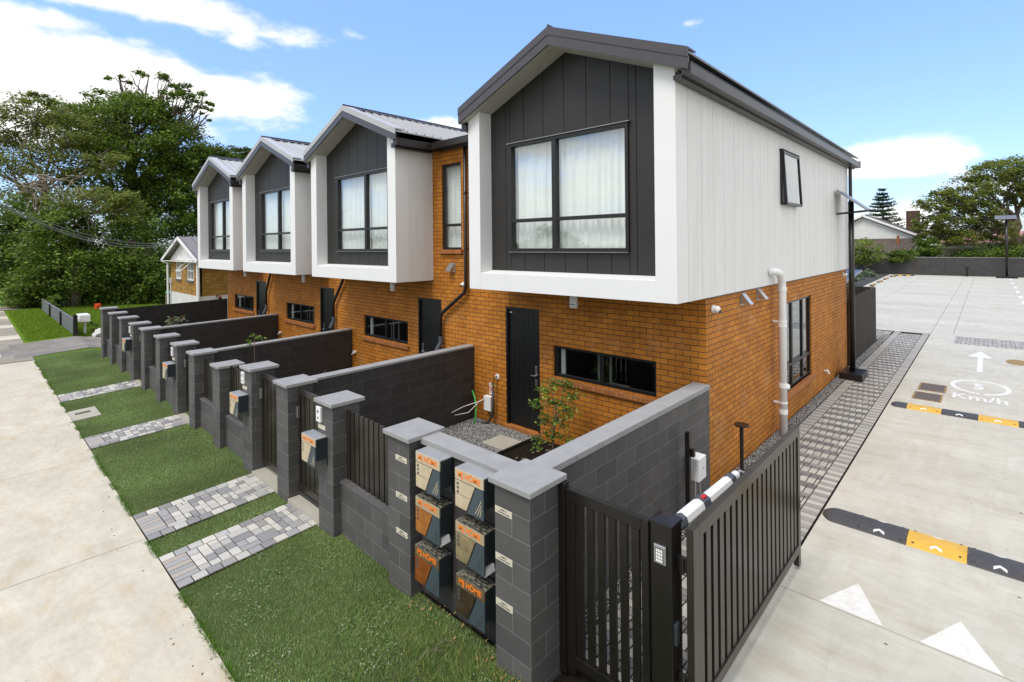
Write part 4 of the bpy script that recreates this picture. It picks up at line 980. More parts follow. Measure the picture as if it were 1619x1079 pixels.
# services beside the near door
mb = MB(); mb.box(-7.66, -7.46, 7.30, 7.40, .26, .56); o = build('meter_box', mb, 'plastic_white', bevel=.008); tag(o, 'white service box low on the brick left of the nearest door', 'service box')
mb = MB(); mb.box(-7.60, -7.53, 7.412, 7.418, .58, .82); o = tag(build('gas_label', mb, 'plastic_white'), 'narrow white label with red letters above the white service box', 'label')
for i, ch in enumerate(('-', 'G', 'V')): text('lettering', ch, .09, 'red', FRONT(-7.565, 7.410, .78-.075*i), o, bold=.003)
t = thing('water_tap', 'brass tap with white disc and black hose on the brick beside the nearest door', 'tap', (-7.36, 7.42, .9))
mb = MB(); mb.tube([(-7.36, 7.42, .98), (-7.36, 7.40, .98)], .055, 16); build('wall_disc', mb, 'plastic_white', t)
mb = MB(); mb.tube([(-7.36, 7.40, .98), (-7.38, 7.33, .97), (-7.40, 7.32, .84), (-7.40, 7.32, .72)], .018, 8); mb.tube([(-7.45, 7.32, .84), (-7.35, 7.32, .82)], .014, 8); mb.sphere((-7.33, 7.32, .80), .03, 8); build('valve', mb, 'brass', t)
mb = MB(); mb.tube([(-7.40, 7.32, .74), (-7.40, 7.32, .35), (-7.44, 7.32, .18), (-7.52, 7.28, .05), (-7.64, 7.22, .01)], .028, 8); build('hose', mb, 'ink', t, smooth=True)
mb = MB(); mb.tube([(-7.95, 7.25, .62), (-7.85, 7.22, .52), (-7.76, 7.18, .35), (-7.72, 7.12, .12), (-7.73, 7.08, 0)], .017, 8); tag(build('green_conduit', mb, 'green_hose', smooth=True), 'bright green cable curving up out of the courtyard gravel', 'cable')
mb = MB(); mb.tube([(-7.62, 7.3, .5), (-7.72, 7.2, .44), (-7.95, 7.0, .34), (-8.02, 6.7, .26), (-8.02, 6.62, .0)], .008, 6); mb.tube([(-7.72, 7.2, .42), (-7.80, 7.0, .25), (-8.0, 6.8, .2)], .007, 6); tag(build('white_cable', mb, 'plastic_white', smooth=True), 'thin white cables looping over the courtyard gravel', 'cable')

# ------------------------------------------------------------------ front block fence
PR = [-2.678, -4.313, -5.919, -7.208, -8.548, -10.055, -11.531, -12.728, -14.186, -15.698, -16.949, -18.453, -19.934, -21.428]
PZ = [1.693, 1.712, 1.728, 1.734, 1.742, 1.545, 1.575, 1.60, 1.60, 1.62, 1.63, 1.655, 1.665, 1.70]
PIL = []
for xr, zt_ in zip(PR, PZ):
    s_ = sfun_m(xr-.2); PIL.append(((xr-.04)*s_, 3.09*s_, 3.68-(3.68-zt_)*s_, 3.68-3.61*s_))
def pillar(par, i):
    xr, yf, zc, zb = PIL[i]; w = .40
    mb = MB(); mb.box(xr-w, xr, yf, yf+.39, zb-.25, zc-.05); p = build('pillar', mb, 'block', par, uvo=(xr-w-(.2 if i % 2 else 0), zc-.05), bevel=.004)
    mb = MB(); mb.box(xr-w-.04, xr+.04, yf-.04, yf+.45, zc-.05, zc); build('pillar_cap', mb, 'cap', p, bevel=.006)
    return p
def low_wall(par, a, b, top, name='low_wall'):   # between pillar a (left) and b (right)
    x0, x1 = PIL[a][0], PIL[b][0]-.4; y0, y1 = PIL[a][1]+.11, PIL[b][1]+.11; z = (PIL[a][3]+PIL[b][3])/2
    mb = MB(); mb.hexa([(x0, y0, z-.25), (x1, y1, z-.25), (x1, y1+.19, z-.25), (x0, y0+.19, z-.25)], [(x0, y0, z+top), (x1, y1, z+top), (x1, y1+.19, z+top), (x0, y0+.19, z+top)])
    lw = build(name, mb, 'block', par, uvo=(x0, z+top-.04))
    mb = MB(); mb.hexa([(x0, y0-.02, z+top), (x1, y1-.02, z+top), (x1, y1+.21, z+top), (x0, y0+.21, z+top)], [(x0, y0-.02, z+top+.03), (x1, y1-.02, z+top+.03), (x1, y1+.21, z+top+.05), (x0, y0+.21, z+top+.05)])
    build('wall_coping', mb, 'block', lw, uvo=(0, 5), bevel=.004)
    return z+top+.04
def slats(par, a, b, zl):
    x0, x1 = PIL[a][0]+.01, PIL[b][0]-.41; y0, y1 = PIL[a][1]+.19, PIL[b][1]+.19; zt_ = (PIL[a][2]+PIL[b][2])/2-.12
    mb = MB(); n = max(5, int((x1-x0)/.115)); w = (x1-x0)/n
    for k in range(n):
        xa = x0+w*(k+.5); ya = y0+(y1-y0)*(k+.5)/n; mb.box(xa-w*.36, xa+w*.36, ya-.012, ya+.012, zl, zt_)
    mb.bar((x0, y0+.03, zl+.06), (x1, y1+.03, zl+.06), .02, .04); mb.bar((x0, y0+.03, zt_-.1), (x1, y1+.03, zt_-.1), .02, .04)
    build('slat_panel', mb, 'gate_metal', par)
def fence_thing(lab, idx, spans, grp='block front fences'):
    c = PIL[idx[0]]; t = thing('block_fence', lab, 'fence', (c[0]-.2, c[1]+.2, c[3]), grp)
    for i in idx: pillar(t, i)
    for (a, b, top) in spans:
        z = low_wall(t, a, b, top); slats(t, a, b, z)
    return t
F4 = fence_thing('dark grey block fence with six letterboxes and one slatted opening, nearest the camera', [0, 1, 2], [(2, 1, .64)])
xa, xb = PIL[1][0], PIL[0][0]-.4
mb = MB(); mb.box(xa, xb, 3.32, 3.51, -.3, 1.57); lw = build('letterbox_wall', mb, 'block_dark', F4, uvo=(xa, 1.57))
mb = MB(); mb.box(xa+.02, xb-.005, 3.29, 3.54, 1.57, 1.635); build('wall_coping', mb, 'cap', lw, bevel=.005)
F34 = fence_thing('single square block pillar between the two nearest pedestrian gates', [3], [])
F3 = fence_thing('dark grey block fence with two slatted openings between the second and third pedestrian gates', [4, 5, 6], [(5, 4, .57), (6, 5, .60)])
F2 = fence_thing('dark grey block fence with two slatted openings between the third and farthest pedestrian gates', [7, 8, 9], [(8, 7, .60), (9, 8, .60)])
F1 = fence_thing('farthest stretch of block fence with three slatted openings, ending at the neighbour', [10, 11, 12, 13], [(11, 10, .6), (12, 11, .6), (13, 12, .6)])
def ped_gate(a, b, lab, handle_left=True):
    x0, x1 = PIL[a][0]+.012, PIL[b][0]-.412; y = PIL[b][1]+.2; zb = PIL[b][3]+.12; zt_ = (PIL[a][2]+PIL[b][2])/2-.1
    t = thing('pedestrian_gate', lab, 'gate', (x0, y, zb), 'black slatted pedestrian gates')
    mb = MB(); f = .06
    mb.box(x0, x0+f, y-.025, y+.025, zb, zt_); mb.box(x1-f, x1, y-.025, y+.025, zb, zt_); mb.box(x0+f, x1-f, y-.025, y+.025, zt_-f*1.3, zt_); mb.box(x0+f, x1-f, y-.025, y+.025, zb, zb+f*1.6); build('gate_frame', mb, 'gate_metal', t, bevel=.003)
    mb = MB(); n = 6; w = (x1-x0-2*f)/n
    for k in range(n): mb.box(x0+f+w*k+.012, x0+f+w*(k+1)-.012, y-.01, y+.014, zb+f*1.6, zt_-f*1.3)
    build('slats', mb, 'gate_metal', t)
    mb = MB(); mb.box(x0+.01, x0+.07, y-.065, y-.026, zt_-.42, zt_-.25); build('latch', mb, 'steel', t, bevel=.004)
    mb = MB(); z = PIL[b][3]; mb.box(x0-.0, x1+.0, y-.19, y+.18, z-.2, z+.03); tag(build('gate_threshold', mb, 'slab', kind='structure'), 'concrete strip under a pedestrian gate', 'threshold')
    return t
ped_gate(3, 2, 'black slatted pedestrian gate nearest the camera, left of the pillar with a letterbox')
ped_gate(4, 3, 'black slatted pedestrian gate second from the camera')
ped_gate(7, 6, 'black slatted pedestrian gate third from the camera, in the middle of the fence')
ped_gate(10, 9, 'black slatted pedestrian gate farthest from the camera')
# divider walls
def divider(lab, xs_, ys_, zs_, xe, ze, name='divider_wall', mat='block_dark', w=.2):
    t = thing(name, lab, 'wall', (xs_, ys_, 0), 'block walls dividing the front courtyards'); ye = YB-.01
    mb = MB(); mb.hexa([(xs_-w, ys_, -.3), (xs_, ys_, -.3), (xe, ye, -.1), (xe-w, ye, -.1)], [(xs_-w, ys_, zs_-.04), (xs_, ys_, zs_-.04), (xe, ye, ze-.04), (xe-w, ye, ze-.04)])
    build('wall', mb, mat, t, uvo=(ys_, zs_-.04))
    mb = MB(); mb.hexa([(xs_-w-.01, ys_, zs_-.04), (xs_+.012, ys_, zs_-.04), (xe+.012, ye, ze-.04), (xe-w-.01, ye, ze-.04)], [(xs_-w-.01, ys_, zs_), (xs_+.012, ys_, zs_), (xe+.012, ye, ze), (xe-w-.01, ye, ze)]); build('wall_coping', mb, 'cap', t, bevel=.004)
def dstart(xm, ym, zm, i):
    s_ = sfun_m(xm); return xm*s_, PIL[i][1]+.38, 3.68-(3.68-zm)*s_
a = dstart(-7.40, 3.6, 1.70, 3); divider('dark block divider wall nearest the camera, meeting the brick left of the white service box', a[0], a[1], a[2], -8.06, 1.535)
a = dstart(-11.66, 3.5, 1.56, 6); divider('dark block divider wall second from the camera', a[0], a[1], a[2], -13.12, 1.354)
a = dstart(-15.9, 3.6, 1.585, 9); divider('dark block divider wall farthest from the camera', a[0], a[1], a[2], -18.1, 1.348)
t = thing('divider_wall', 'long block wall with pale coping running from the corner pillar to the near brick corner', 'wall', (-3.1, 5, 0))
mb = MB(); mb.box(-3.21, -3.0, 3.47, YB-.01, -.2, 1.535); build('wall', mb, 'block', t, uvo=(3.47, 1.535))
mb = MB()
y = 3.53
for yy in (4.1, 4.95, 5.8, 6.6, YB-.012): mb.box(-3.235, -2.98, y, yy-.003, 1.535, 1.60); y = yy
build('wall_coping', mb, 'cap', t, bevel=.004)
# black timber fence at the far end
t = thing('timber_fence', 'black stained timber paling fence at the far end of the farthest courtyard', 'fence', (-22.9, 5, 0))
mb = MB(); a = PIL[13]; n = 32
for k in range(n):
    f0, f1 = k/n, (k+.97)/n; p = lambda f: (a[0]-.25+(-23.1-a[0]+.25)*f, a[1]+.4+(YB-a[1]-.42)*f, 1.47+.09*f)
    A, B_ = p(f0), p(f1); mb.hexa([(A[0], A[1], -.2), (A[0]+.02, A[1], -.2), (B_[0]+.02, B_[1], -.2), (B_[0], B_[1], -.2)], [(A[0], A[1], A[2]), (A[0]+.02, A[1], A[2]), (B_[0]+.02, B_[1], B_[2]), (B_[0], B_[1], B_[2])])
build('palings', mb, 'timber_black', t)
# dark timber fence by the rear of the side wall
t = thing('timber_fence', 'weathered black vertical-board fence behind the lamp pole', 'fence', (-3.0, 18, 0))
mb = MB(); y = 17.7; k = 0
while y < 22.55: mb.box(-3.03, -3.0-.004*(k % 2), y, y+.142, .02, 2.0+random.uniform(-.012, .012)); y += .146; k += 1
for k in range(14): mb.box(-3.06-.146*(k+1), -3.06-.146*k-.004, 22.56, 22.59, .02, 2.0)
build('boards', mb, 'weathered', t)
mb = MB(); mb.box(-3.12, -3.035, 22.40, 22.5, 0, 2.08); mb.box(-3.12, -3.035, 18.0, 18.1, 0, 1.9); mb.box(-3.08, -3.035, 18.1, 22.4, 1.5, 1.58); build('fence_post', mb, 'bark_pale', t)

# ------------------------------------------------------------------ letterboxes
def letterbox(x0, yf, z0, lab, front='mb_gold', top='mb_top', band='mb_gold', sc=1.0, grp='letterboxes', mail=False):
    w, h, d = .385*sc, .375*sc, .165*sc; x1 = x0+w; z1 = z0+h
    t = thing('letterbox', lab, 'letterbox', (x0+w/2, yf+d, z0), grp)
    mb = MB(); mb.box(x0, x1, yf+.012, yf+d, z0+.085*sc, z1-.012); mb.box(x0, x0+.012, yf+.012, yf+d, z0, z0+.085*sc); mb.box(x0, x1, yf+d-.012, yf+d, z0, z0+.085*sc); build('body', mb, 'mb_body', t, bevel=.003)
    mb = MB(); mb.box(x0-.002, x1+.002, yf+.004, yf+d, z1-.012, z1); build('lid', mb, top, t, bevel=.002)
    # front: name band, two metal plates, slate wedge
    F = yf
    def plate(name, pts, mat): m_ = MB(); m_.prism([(x0+w*a, F, z0+h*b) for a, b in pts], (0, .012, 0)); return build(name, m_, mat, t, bevel=.0015)
    nb = plate('name_band', [(0, .725), (1, .725), (1, .985), (0, .985)], band)
    text('lettering', 'MJ HÔME', .072*sc, 'orange', FRONT(x0+w*.5, F-.001, z0+h*.865), nb, sx=1.02, bold=.0018)
    p1 = plate('upper_plate', [(0, .375), (.55, .375), (.70, .70), (0, .70)], front)
    plate('lower_plate', [(0, .04), (.40, .04), (.54, .355), (0, .355)], front)
    sp = plate('slate_plate', [(.43, .0), (1, .0), (1, .70), (.735, .70)], 'mb_panel')
    m_ = MB()
    for k in range(3): m_.box(x0+w*.065, x0+w*.135, F-.002, F-.0005, z0+h*(.60-.10*k), z0+h*(.66-.10*k))
    build('symbols', m_, 'plastic_grey', p1)
    m_ = MB()
    for k in range(3):
        a, b = .70+.085*k, .90; h2 = .38-.10*k
        m_.prism([(x0+w*a, F-.002, z0+h*.07), (x0+w*(a+.02), F-.002, z0+h*.07), (x0+w*(.92+.02), F-.002, z0+h*(.07+h2)), (x0+w*.92, F-.002, z0+h*(.07+h2))], (0, .0015, 0))
    build('stripes', m_, 'ink' if front != 'mb_gold' else 'mb_gold', sp)
    if mail:
        m_ = MB(); m_.hexa([(x1-.09, yf+.03, z0-.0), (x1-.01, yf+.02, z0-.02), (x1+.01, yf+.13, z0+.0), (x1-.09, yf+.14, z0+.01)], [(x1-.10, yf+.04, z0+.07), (x1-.01, yf+.04, z0+.055), (x1+.005, yf+.12, z0+.07), (x1-.10, yf+.13, z0+.075)])
        tag(build('junk_mail', m_, 'plastic_white'), 'crumpled white mail sticking out under the '+lab.split(',')[0], 'mail')
    return t
yl = 3.13
G = 'six letterboxes on the nearest fence wall'
letterbox(-4.30, yl, 1.205, 'clean silver-topped letterbox, top left of the six', grp=G)
letterbox(-4.31, yl, .745, 'letterbox with a coppery front, middle left of the six', 'mb_copper', 'mb_top_dirty', 'mb_dim', grp=G, mail=True)
letterbox(-4.33, yl, .235, 'rusty orange letterbox with leaf litter on its lid, bottom left of the six', 'mb_rust', 'mb_top_dirty', 'mb_bronze', grp=G)
letterbox(-3.685, yl, 1.215, 'clean silver-topped letterbox, top right of the six', grp=G)
letterbox(-3.685, yl, .72, 'dull gold letterbox with a dirty lid, middle right of the six', 'mb_dim2', 'mb_top_dirty', 'mb_dim', grp=G, mail=True)
letterbox(-3.685, yl, .215, 'dark bronze letterbox with leaf litter on its lid, bottom right of the six', 'mb_dark', 'mb_top_dirty', 'mb_bronze', grp=G)
def on_pillar(i, lab, ilab, plab, gate_side=-1, plaque=True):
    xr, yf, zc, zb = PIL[i]; k = sfun(xr)
    letterbox(xr-.52, yf-.17, zc-.05-.40-.375, lab, grp='single letterboxes on the fence pillars')
    t = thing('intercom', ilab, 'intercom', (xr-.33, yf, zc-.3), 'intercoms on the fence pillars')
    mb = MB(); mb.box(xr-.385, xr-.265, yf-.035, yf-.001, zc-.30, zc-.10); build('panel', mb, 'plastic_white', t, bevel=.005)
    mb = MB(); mb.tube([(xr-.325, yf-.04, zc-.16), (xr-.325, yf-.034, zc-.16)], .018, 10); mb.tube([(xr-.325, yf-.04, zc-.245), (xr-.325, yf-.034, zc-.245)], .014, 10); build('button', mb, 'plastic_grey', t)
    plaque_(xr-.385, xr-.19, yf, zc-.365, plab, '')
def plaque_(x0, x1, yf, zc, lab, n):
    t = thing('number_plaque', lab, 'plaque', ((x0+x1)/2, yf, zc), 'small cream number plaques')
    mb = MB(); mb.box(x0, x1, yf-.006, yf-.0005, zc-.028, zc+.028); p = build('plate', mb, 'plaque', t)
    if n:
        text('lettering', 'UNIT '+n, .022, 'ink', FRONT((x0+x1)/2, yf-.0068, zc+.011), p, bold=.0004)
        text('lettering', '2 Tamarind Avenue', .018, 'ink', FRONT((x0+x1)/2, yf-.0068, zc-.010), p, bold=.0003)
on_pillar(2, 'single gold-fronted letterbox on the pillar right of the nearest pedestrian gate', 'white intercom on the pillar right of the nearest pedestrian gate', 'cream plaque under the nearest intercom')
on_pillar(4, 'single letterbox on the pillar left of the second pedestrian gate', 'white intercom on the pillar left of the second pedestrian gate', 'cream plaque under the second intercom from the camera')
on_pillar(7, 'single letterbox on the pillar left of the third pedestrian gate', 'white intercom on the pillar left of the third pedestrian gate', 'cream plaque under the third intercom from the camera')
on_pillar(10, 'single letterbox on the pillar left of the farthest pedestrian gate', 'white intercom on the pillar left of the farthest pedestrian gate', 'cream plaque under the farthest intercom')
for k, (z, n) in enumerate(((1.42, 'C'), (1.02, 'B'), (.63, '1'))):
    nm = ('top', 'middle', 'bottom')[k]
    plaque_(-3.108, -2.912, PIL[0][1], z, nm+' cream plaque on the corner pillar right of the letterboxes', ('6', '5', '4')[k])
    plaque_(PIL[1][0]-.245, PIL[1][0]-.04, PIL[1][1], z-.02, nm+' cream plaque on the pillar left of the letterboxes', ('1', '2', '3')[k])

# ------------------------------------------------------------------ driveway gate
t = thing('fence_panel', 'black fixed gate panel with wide bars between the corner pillar and the gate post', 'fence panel', (-2.3, 3.5, 0))
mb = MB(); y0, y1 = 3.47, 3.52
mb.box(-2.72, -2.65, y0-.01, y1+.01, .02, 1.64); mb.box(-2.645, -2.555, y0, y1, .05, 1.60); mb.box(-1.935, -1.875, y0, y1, .05, 1.60); mb.box(-2.555, -1.935, y0, y1, 1.51, 1.60); mb.box(-2.555, -1.935, y0, y1, .12, .21); build('panel_frame', mb, 'black_metal', t, bevel=.003)
for k in range(6):
    x = -2.51+.104*k; mb = MB(); mb.box(x-.033, x+.033, y0+.012, y1-.012, .21, 1.51); build('bar', mb, 'black_metal', t, bevel=.002)
t = thing('gate_post', 'thick black steel gate post with a keypad', 'gate post', (-1.78, 3.58, 0))
mb = MB(); px0, px1, py0, py1 = -1.868, -1.70, 3.49, 3.66; mb.box(px0, px1, py0, py1, -.1, 1.585); build('post', mb, 'black_metal', t, bevel=.004)
mb = MB(); mb.box(px0-.006, px1+.006, py0-.006, py1+.006, 1.585, 1.612); cx, cyy = (px0+px1)/2, (py0+py1)/2
mb.add([(px0-.006, py0-.006, 1.612), (px1+.006, py0-.006, 1.612), (px1+.006, py1+.006, 1.612), (px0-.006, py1+.006, 1.612), (cx-.03, cyy-.03, 1.642), (cx+.03, cyy-.03, 1.642), (cx+.03, cyy+.03, 1.642), (cx-.03, cyy+.03, 1.642)], [(4, 5, 6, 7), (0, 1, 5, 4), (1, 2, 6, 5), (2, 3, 7, 6), (3, 0, 4, 7)]); build('post_cap', mb, 'black_metal', t, bevel=.003)
kp = thing('keypad', 'small silver keypad on the front of the gate post', 'keypad', (-1.785, 3.49, 1.38))
mb = MB(); mb.box(-1.832, -1.738, 3.468, 3.4895, 1.315, 1.455); build('housing', mb, 'steel', kp, bevel=.006)
mb = MB(); mb.box(-1.817, -1.753, 3.4655, 3.468, 1.328, 1.432); build('bezel', mb, 'ink', kp)
mb = MB()
for i in range(3):
    for j in range(4): mb.box(-1.811+.0185*i, -1.796+.0185*i, 3.4635, 3.4655, 1.333+.0245*j, 1.352+.0245*j)
build('key', mb, 'plastic_white', kp)
t = thing('swing_gate', 'large black barred driveway gate swung open over the concrete', 'gate', (-1.6, 3.56, 0))
gx0, gx1, ga, gb = -1.625, -1.57, 3.57, 6.42
mb = MB(); mb.box(gx0, gx1, ga, ga+.10, .06, 1.60); mb.box(gx0, gx1, gb-.085, gb, .04, 1.60); mb.box(gx0, gx1, ga+.10, gb-.085, 1.50, 1.60); mb.box(gx0, gx1, ga+.10, gb-.085, .19, .28); build('gate_frame', mb, 'gate_metal', t, bevel=.003)
n = 20; w = (gb-.085-ga-.10)/n
for k in range(n):
    y = ga+.10+w*(k+.5); mb = MB(); mb.box(gx0+.014, gx1-.012, y-w*.31, y+w*.31, .28, 1.50); build('bar', mb, 'gate_metal', t, bevel=.0015)
mb = MB()
for z in (1.32, .45):
    mb = MB(); mb.box(px1, -1.625, 3.565, 3.60, z-.05, z+.05); mb.tube([(-1.66, 3.56, z-.06), (-1.66, 3.56, z+.06)], .022, 10); build('hinge', mb, 'black_metal', t)
mb = MB(); mb.box(-1.715, -1.69, 3.50, 3.53, .78, .90); mb2 = MB(); mb2.box(-1.70, -1.672, 3.50, 3.56, .74, .90); tag(build('photo_sensor', mb2, 'mb_body', bevel=.01), 'small dark sensor low on the side of the gate post', 'sensor')
# actuator arm behind the gate
t = thing('gate_opener', 'white and grey electric gate opener arm behind the open gate', 'gate opener', (-1.9, 4, 1.3))
A = Vector((-1.86, 3.86, 1.40)); Bv = Vector((-1.86, 5.32, 1.35)); d = (Bv-A)
def seg(a, b, ra, rb, mat, name, n=12):
    m_ = MB(); m_.tube([A+d*a, A+d*b], [ra, rb], n); build(name, m_, mat, t, smooth=False, bevel=.003)
seg(.0, .10, .050, .064, 'plastic_grey', 'end_cap', 8); seg(.10, .34, .064, .064, 'plastic_white', 'motor_housing', 8); seg(.33, .42, .070, .070, 'plastic_grey', 'collar', 8); seg(.42, .80, .055, .055, 'plastic_white', 'arm_cover', 8); seg(.79, .86, .062, .062, 'plastic_grey', 'collar', 8); seg(.86, .95, .042, .042, 'plastic_white', 'tip', 10); seg(.95, 1.03, .022, .02, 'steel', 'rod', 10)
m_ = MB(); c_ = A+d*.375; m_.box(c_.x+.0, c_.x+.035, c_.y-.03, c_.y+.03, c_.z+.05, c_.z+.0735); build('badge', m_, 'red', t)
m_ = MB(); m_.bar(A+d*1.02, Vector((-1.62, 5.30, 1.34)), .03, .03); m_.bar(A+d*.02, Vector((-1.76, 3.64, 1.38)), .04, .03); build('bracket', m_, 'steel', t)
mb = MB(); mb.tube([(-2.72, 7.92, 0), (-2.72, 7.92, .93)], .028, 10); mb.tube([(-2.72, 7.92, .93), (-2.72, 7.92, .95)], .105, 20); tag(build('bollard_light', mb, 'black_metal'), 'black mushroom-topped post at the foot of the side brick wall', 'bollard light')
mb = MB(); mb.box(-2.90, -2.84, 6.36, 6.42, -.05, 1.22); mb.box(-2.84, -2.80, 6.40, 6.46, .9, 1.0); tag(build('latch_post', mb, 'black_metal', bevel=.003), 'short black steel post standing against the block wall', 'post')
t = thing('control_box', 'white gate control box beside the short black post', 'control box', (-2.85, 6.7, .4))
mb = MB(); mb.box(-2.995, -2.80, 6.56, 6.80, .52, .82); build('housing', mb, 'plastic_white', t, bevel=.008); mb = MB(); mb.box(-2.7995, -2.797, 6.70, 6.72, .66, .68); build('indicator', mb, 'red', t)
mb = MB(); mb.tube([(-2.88, 6.62, .52), (-2.88, 6.62, 0)], .014, 8); mb.tube([(-2.86, 6.70, .52), (-2.86, 6.74, .3), (-2.87, 6.72, 0)], .012, 8); mb.tube([(-2.85, 6.80, .72), (-2.85, 6.84, .72)], .025, 8); build('conduit', mb, 'steel', t)

# ------------------------------------------------------------------ speed humps
def hump(y0, y1, segs, lab, x_end=4.2):
    t = thing('speed_hump', lab, 'speed hump', (segs[0][0], (y0+y1)/2, 0), 'black and yellow speed humps'); yc = (y0+y1)/2; hw = (y1-y0)/2
    prof = [(-1, 0), (-.96, .012), (-.6, .042), (-.25, .053), (.25, .053), (.6, .042), (.96, .012), (1, 0)]
    for (a, b, m_) in segs:
        mb = MB()
        if m_ == 'end':
            n = 12; rings = []
            for i in range(n+1):
                q = i/n; k = math.sqrt(max(.12, 1-(1-min(1, q/.42))**2)); rings.append((a+(b-a)*q, k))
            vs = [(x, yc+p*hw*k, .001+z*k) for x, k in rings for p, z in prof]; m = len(prof)
            mb.add(vs, [(i*m+j, (i+1)*m+j, (i+1)*m+j+1, i*m+j+1) for i in range(n) for j in range(m-1)]+[tuple(n*m+j for j in range(m))])
            build('end_piece', mb, 'rubber', t)
        else:
            mb.prism([(a+.002, yc+p*hw, .001+z) for p, z in prof], (b-a-.004, 0, 0)); mat = 'rubber' if m_ == 'k' else 'yellow'
            sg = build('segment', mb, mat, t)
            mb = MB(); c = (a+b)/2
            def zz(p): return float(np.interp(p, [q[0] for q in prof], [q[1] for q in prof]))+.003
            for s_ in (-1, 1):
                mb = MB(); P = lambda x, p: (c+x, yc+s_*-p*hw, zz(-s_*p))
                for sx_ in (-1, 1):
                    pts = [P(0, .48), P(sx_*.055, .66), P(sx_*.055, .84), P(0, .64)]; mb.prism(pts, (0, 0, .002))
                build('chevron', mb, 'paint_white', sg)
            mb = MB()
            for x in (a+.06, b-.06):
                for p in (-.72, .72): mb.tube([(x, yc+p*hw, zz(p)-.004), (x, yc+p*hw, zz(p)+.003)], .014, 10)
            build('bolt', mb, 'ink', sg)
            mb = MB(); k = 0
            x = a+.03
            while x < b-.03:
                if abs(x-c) > .07:
                    s2 = 1 if x > c else -1
                    for p0, p1 in ((-.9, -.1), (.1, .9)):
                        X0, X1 = (x, x+.05*s2) if p0 < 0 else (x+.05*s2, x)
                        mb.bar((X0, yc+p0*hw, zz(p0)-.004), (X1, yc+p1*hw, zz(p1)-.004), .008, .008)
                x += .03
            build('tread', mb, mat, sg)
hump(7.72, 8.16, [(-1.66, -1.30, 'end'), (-1.30, -.75, 'k'), (-.75, -.2, 'y'), (-.2, .35, 'k'), (.35, .9, 'y'), (.9, 1.45, 'k')], 'black and yellow speed hump nearest the camera, by the open gate')
hump(14.02, 14.46, [(-1.62, -1.33, 'end'), (-1.33, -.75, 'y'), (-.75, -.17, 'k'), (-.17, .42, 'y'), (.42, 1.0, 'k'), (1.0, 1.5, 'y')], 'farther black and yellow speed hump, beside the drain grates')
for k, (x, y, a) in enumerate(((-6.95, 51.0, 88), (-7.05, 55.5, 88), (-7.15, 60, 88), (-7.1, 64.5, 84), (-6.4, 66.6, 30))):
    t = thing('wheel_stop', ('nearest', 'second', 'third', 'fourth', 'farthest')[k]+' black and yellow rubber wheel stop in the row at the back of the yard', 'wheel stop', (x, y, 0), 'wheel stops along the parking bays')
    c, s_ = math.cos(R(a)), math.sin(R(a))
    for j in range(5):
        mb = MB(); p0, p1 = -.9+.36*j, -.9+.36*(j+1); mb.bar((x+c*p0, y+s_*p0, .055), (x+c*p1, y+s_*p1, .055), .16, .11); build('block', mb, 'yellow' if j % 2 else 'rubber', t)

# ------------------------------------------------------------------ lamp poles
def solar_lamp(x, y, h, lab, size=1.0, heading=0):
    t = thing('solar_lamp', lab, 'street lamp', (x, y, 0), 'solar street lamps')
    mb = MB(); mb.box(x-.24, x+.28, y-.42, y+.42, -.02, .17) if size > .9 and heading == 0 else mb.box(x-.75, x+.75, y-.6, y+.2, 0, .16); build('base', mb, 'black_metal', t, bevel=.01)
    mb = MB(); mb.tube([(x, y, .15), (x, y, h)], .068 if heading == 0 else .1, 14); build('pole', mb, 'black_metal', t, smooth=True); return t
t = solar_lamp(-2.70, 16.35, 4.75, 'black solar lamp pole on a square base at the rear corner of the terrace')
mb = MB(); mb.bar((-2.99, 16.15, 4.42), (-2.20, 16.5, 4.50), .26, .05); build('lamp_head', mb, 'black_metal', t, bevel=.02)
mb = MB(); mb.hexa([(-2.95, 15.85, 5.02), (-2.3, 15.85, 4.48), (-2.3, 16.75, 4.48), (-2.95, 16.75, 5.02)], [(-2.93, 15.85, 5.05), (-2.28, 15.85, 4.51), (-2.28, 16.75, 4.51), (-2.93, 16.75, 5.05)]); build('solar_panel', mb, 'flash', t)
t = solar_lamp(1.30, 67.8, 5.6, 'black solar lamp pole standing by the far boundary wall', heading=1)
mb = MB(); mb.hexa([(.5, 67.3, 5.62), (2.0, 67.3, 5.62), (2.0, 68.3, 5.95), (.5, 68.3, 5.95)], [(.5, 67.3, 5.68), (2.0, 67.3, 5.68), (2.0, 68.3, 6.0), (.5, 68.3, 6.0)]); build('solar_panel', mb, 'flash', t)
mb = MB(); mb.bar((.9, 67.6, 5.45), (1.7, 67.9, 5.5), .3, .08); build('lamp_head', mb, 'black_metal', t)
for k, (x, y) in enumerate(((-1.55, 68.6), (-12.6, 63.5))):
    mb = MB(); mb.tube([(x, y, 0), (x, y, .85)], .07, 8); mb.tube([(x, y, .85), (x, y, .92)], .25, 12); tag(build('bollard_light', mb, 'black_metal'), ('black mushroom-topped post against the far boundary wall', 'black mushroom-topped post behind the planting strip, near the lamp pole')[k], 'bollard light')
t = thing('solar_lamp', 'low grey solar panel showing above the weathered black fence', 'solar panel', (-4, 24, 0))
mb = MB(); mb.hexa([(-5.2, 23.8, 2.0), (-4.2, 23.8, 2.0), (-4.0, 26.2, 2.38), (-5.0, 26.2, 2.38)], [(-5.2, 23.8, 2.06), (-4.2, 23.8, 2.06), (-4.0, 26.2, 2.44), (-5.0, 26.2, 2.44)]); build('solar_panel', mb, 'solar', t)
mb = MB(); mb.tube([(-4.6, 25, 0), (-4.6, 25, 2.15)], .04, 8); mb.bar((-4.16, 23.8, 2.03), (-3.96, 26.2, 2.41), .06, .07); build('panel_stand', mb, 'flash', t)

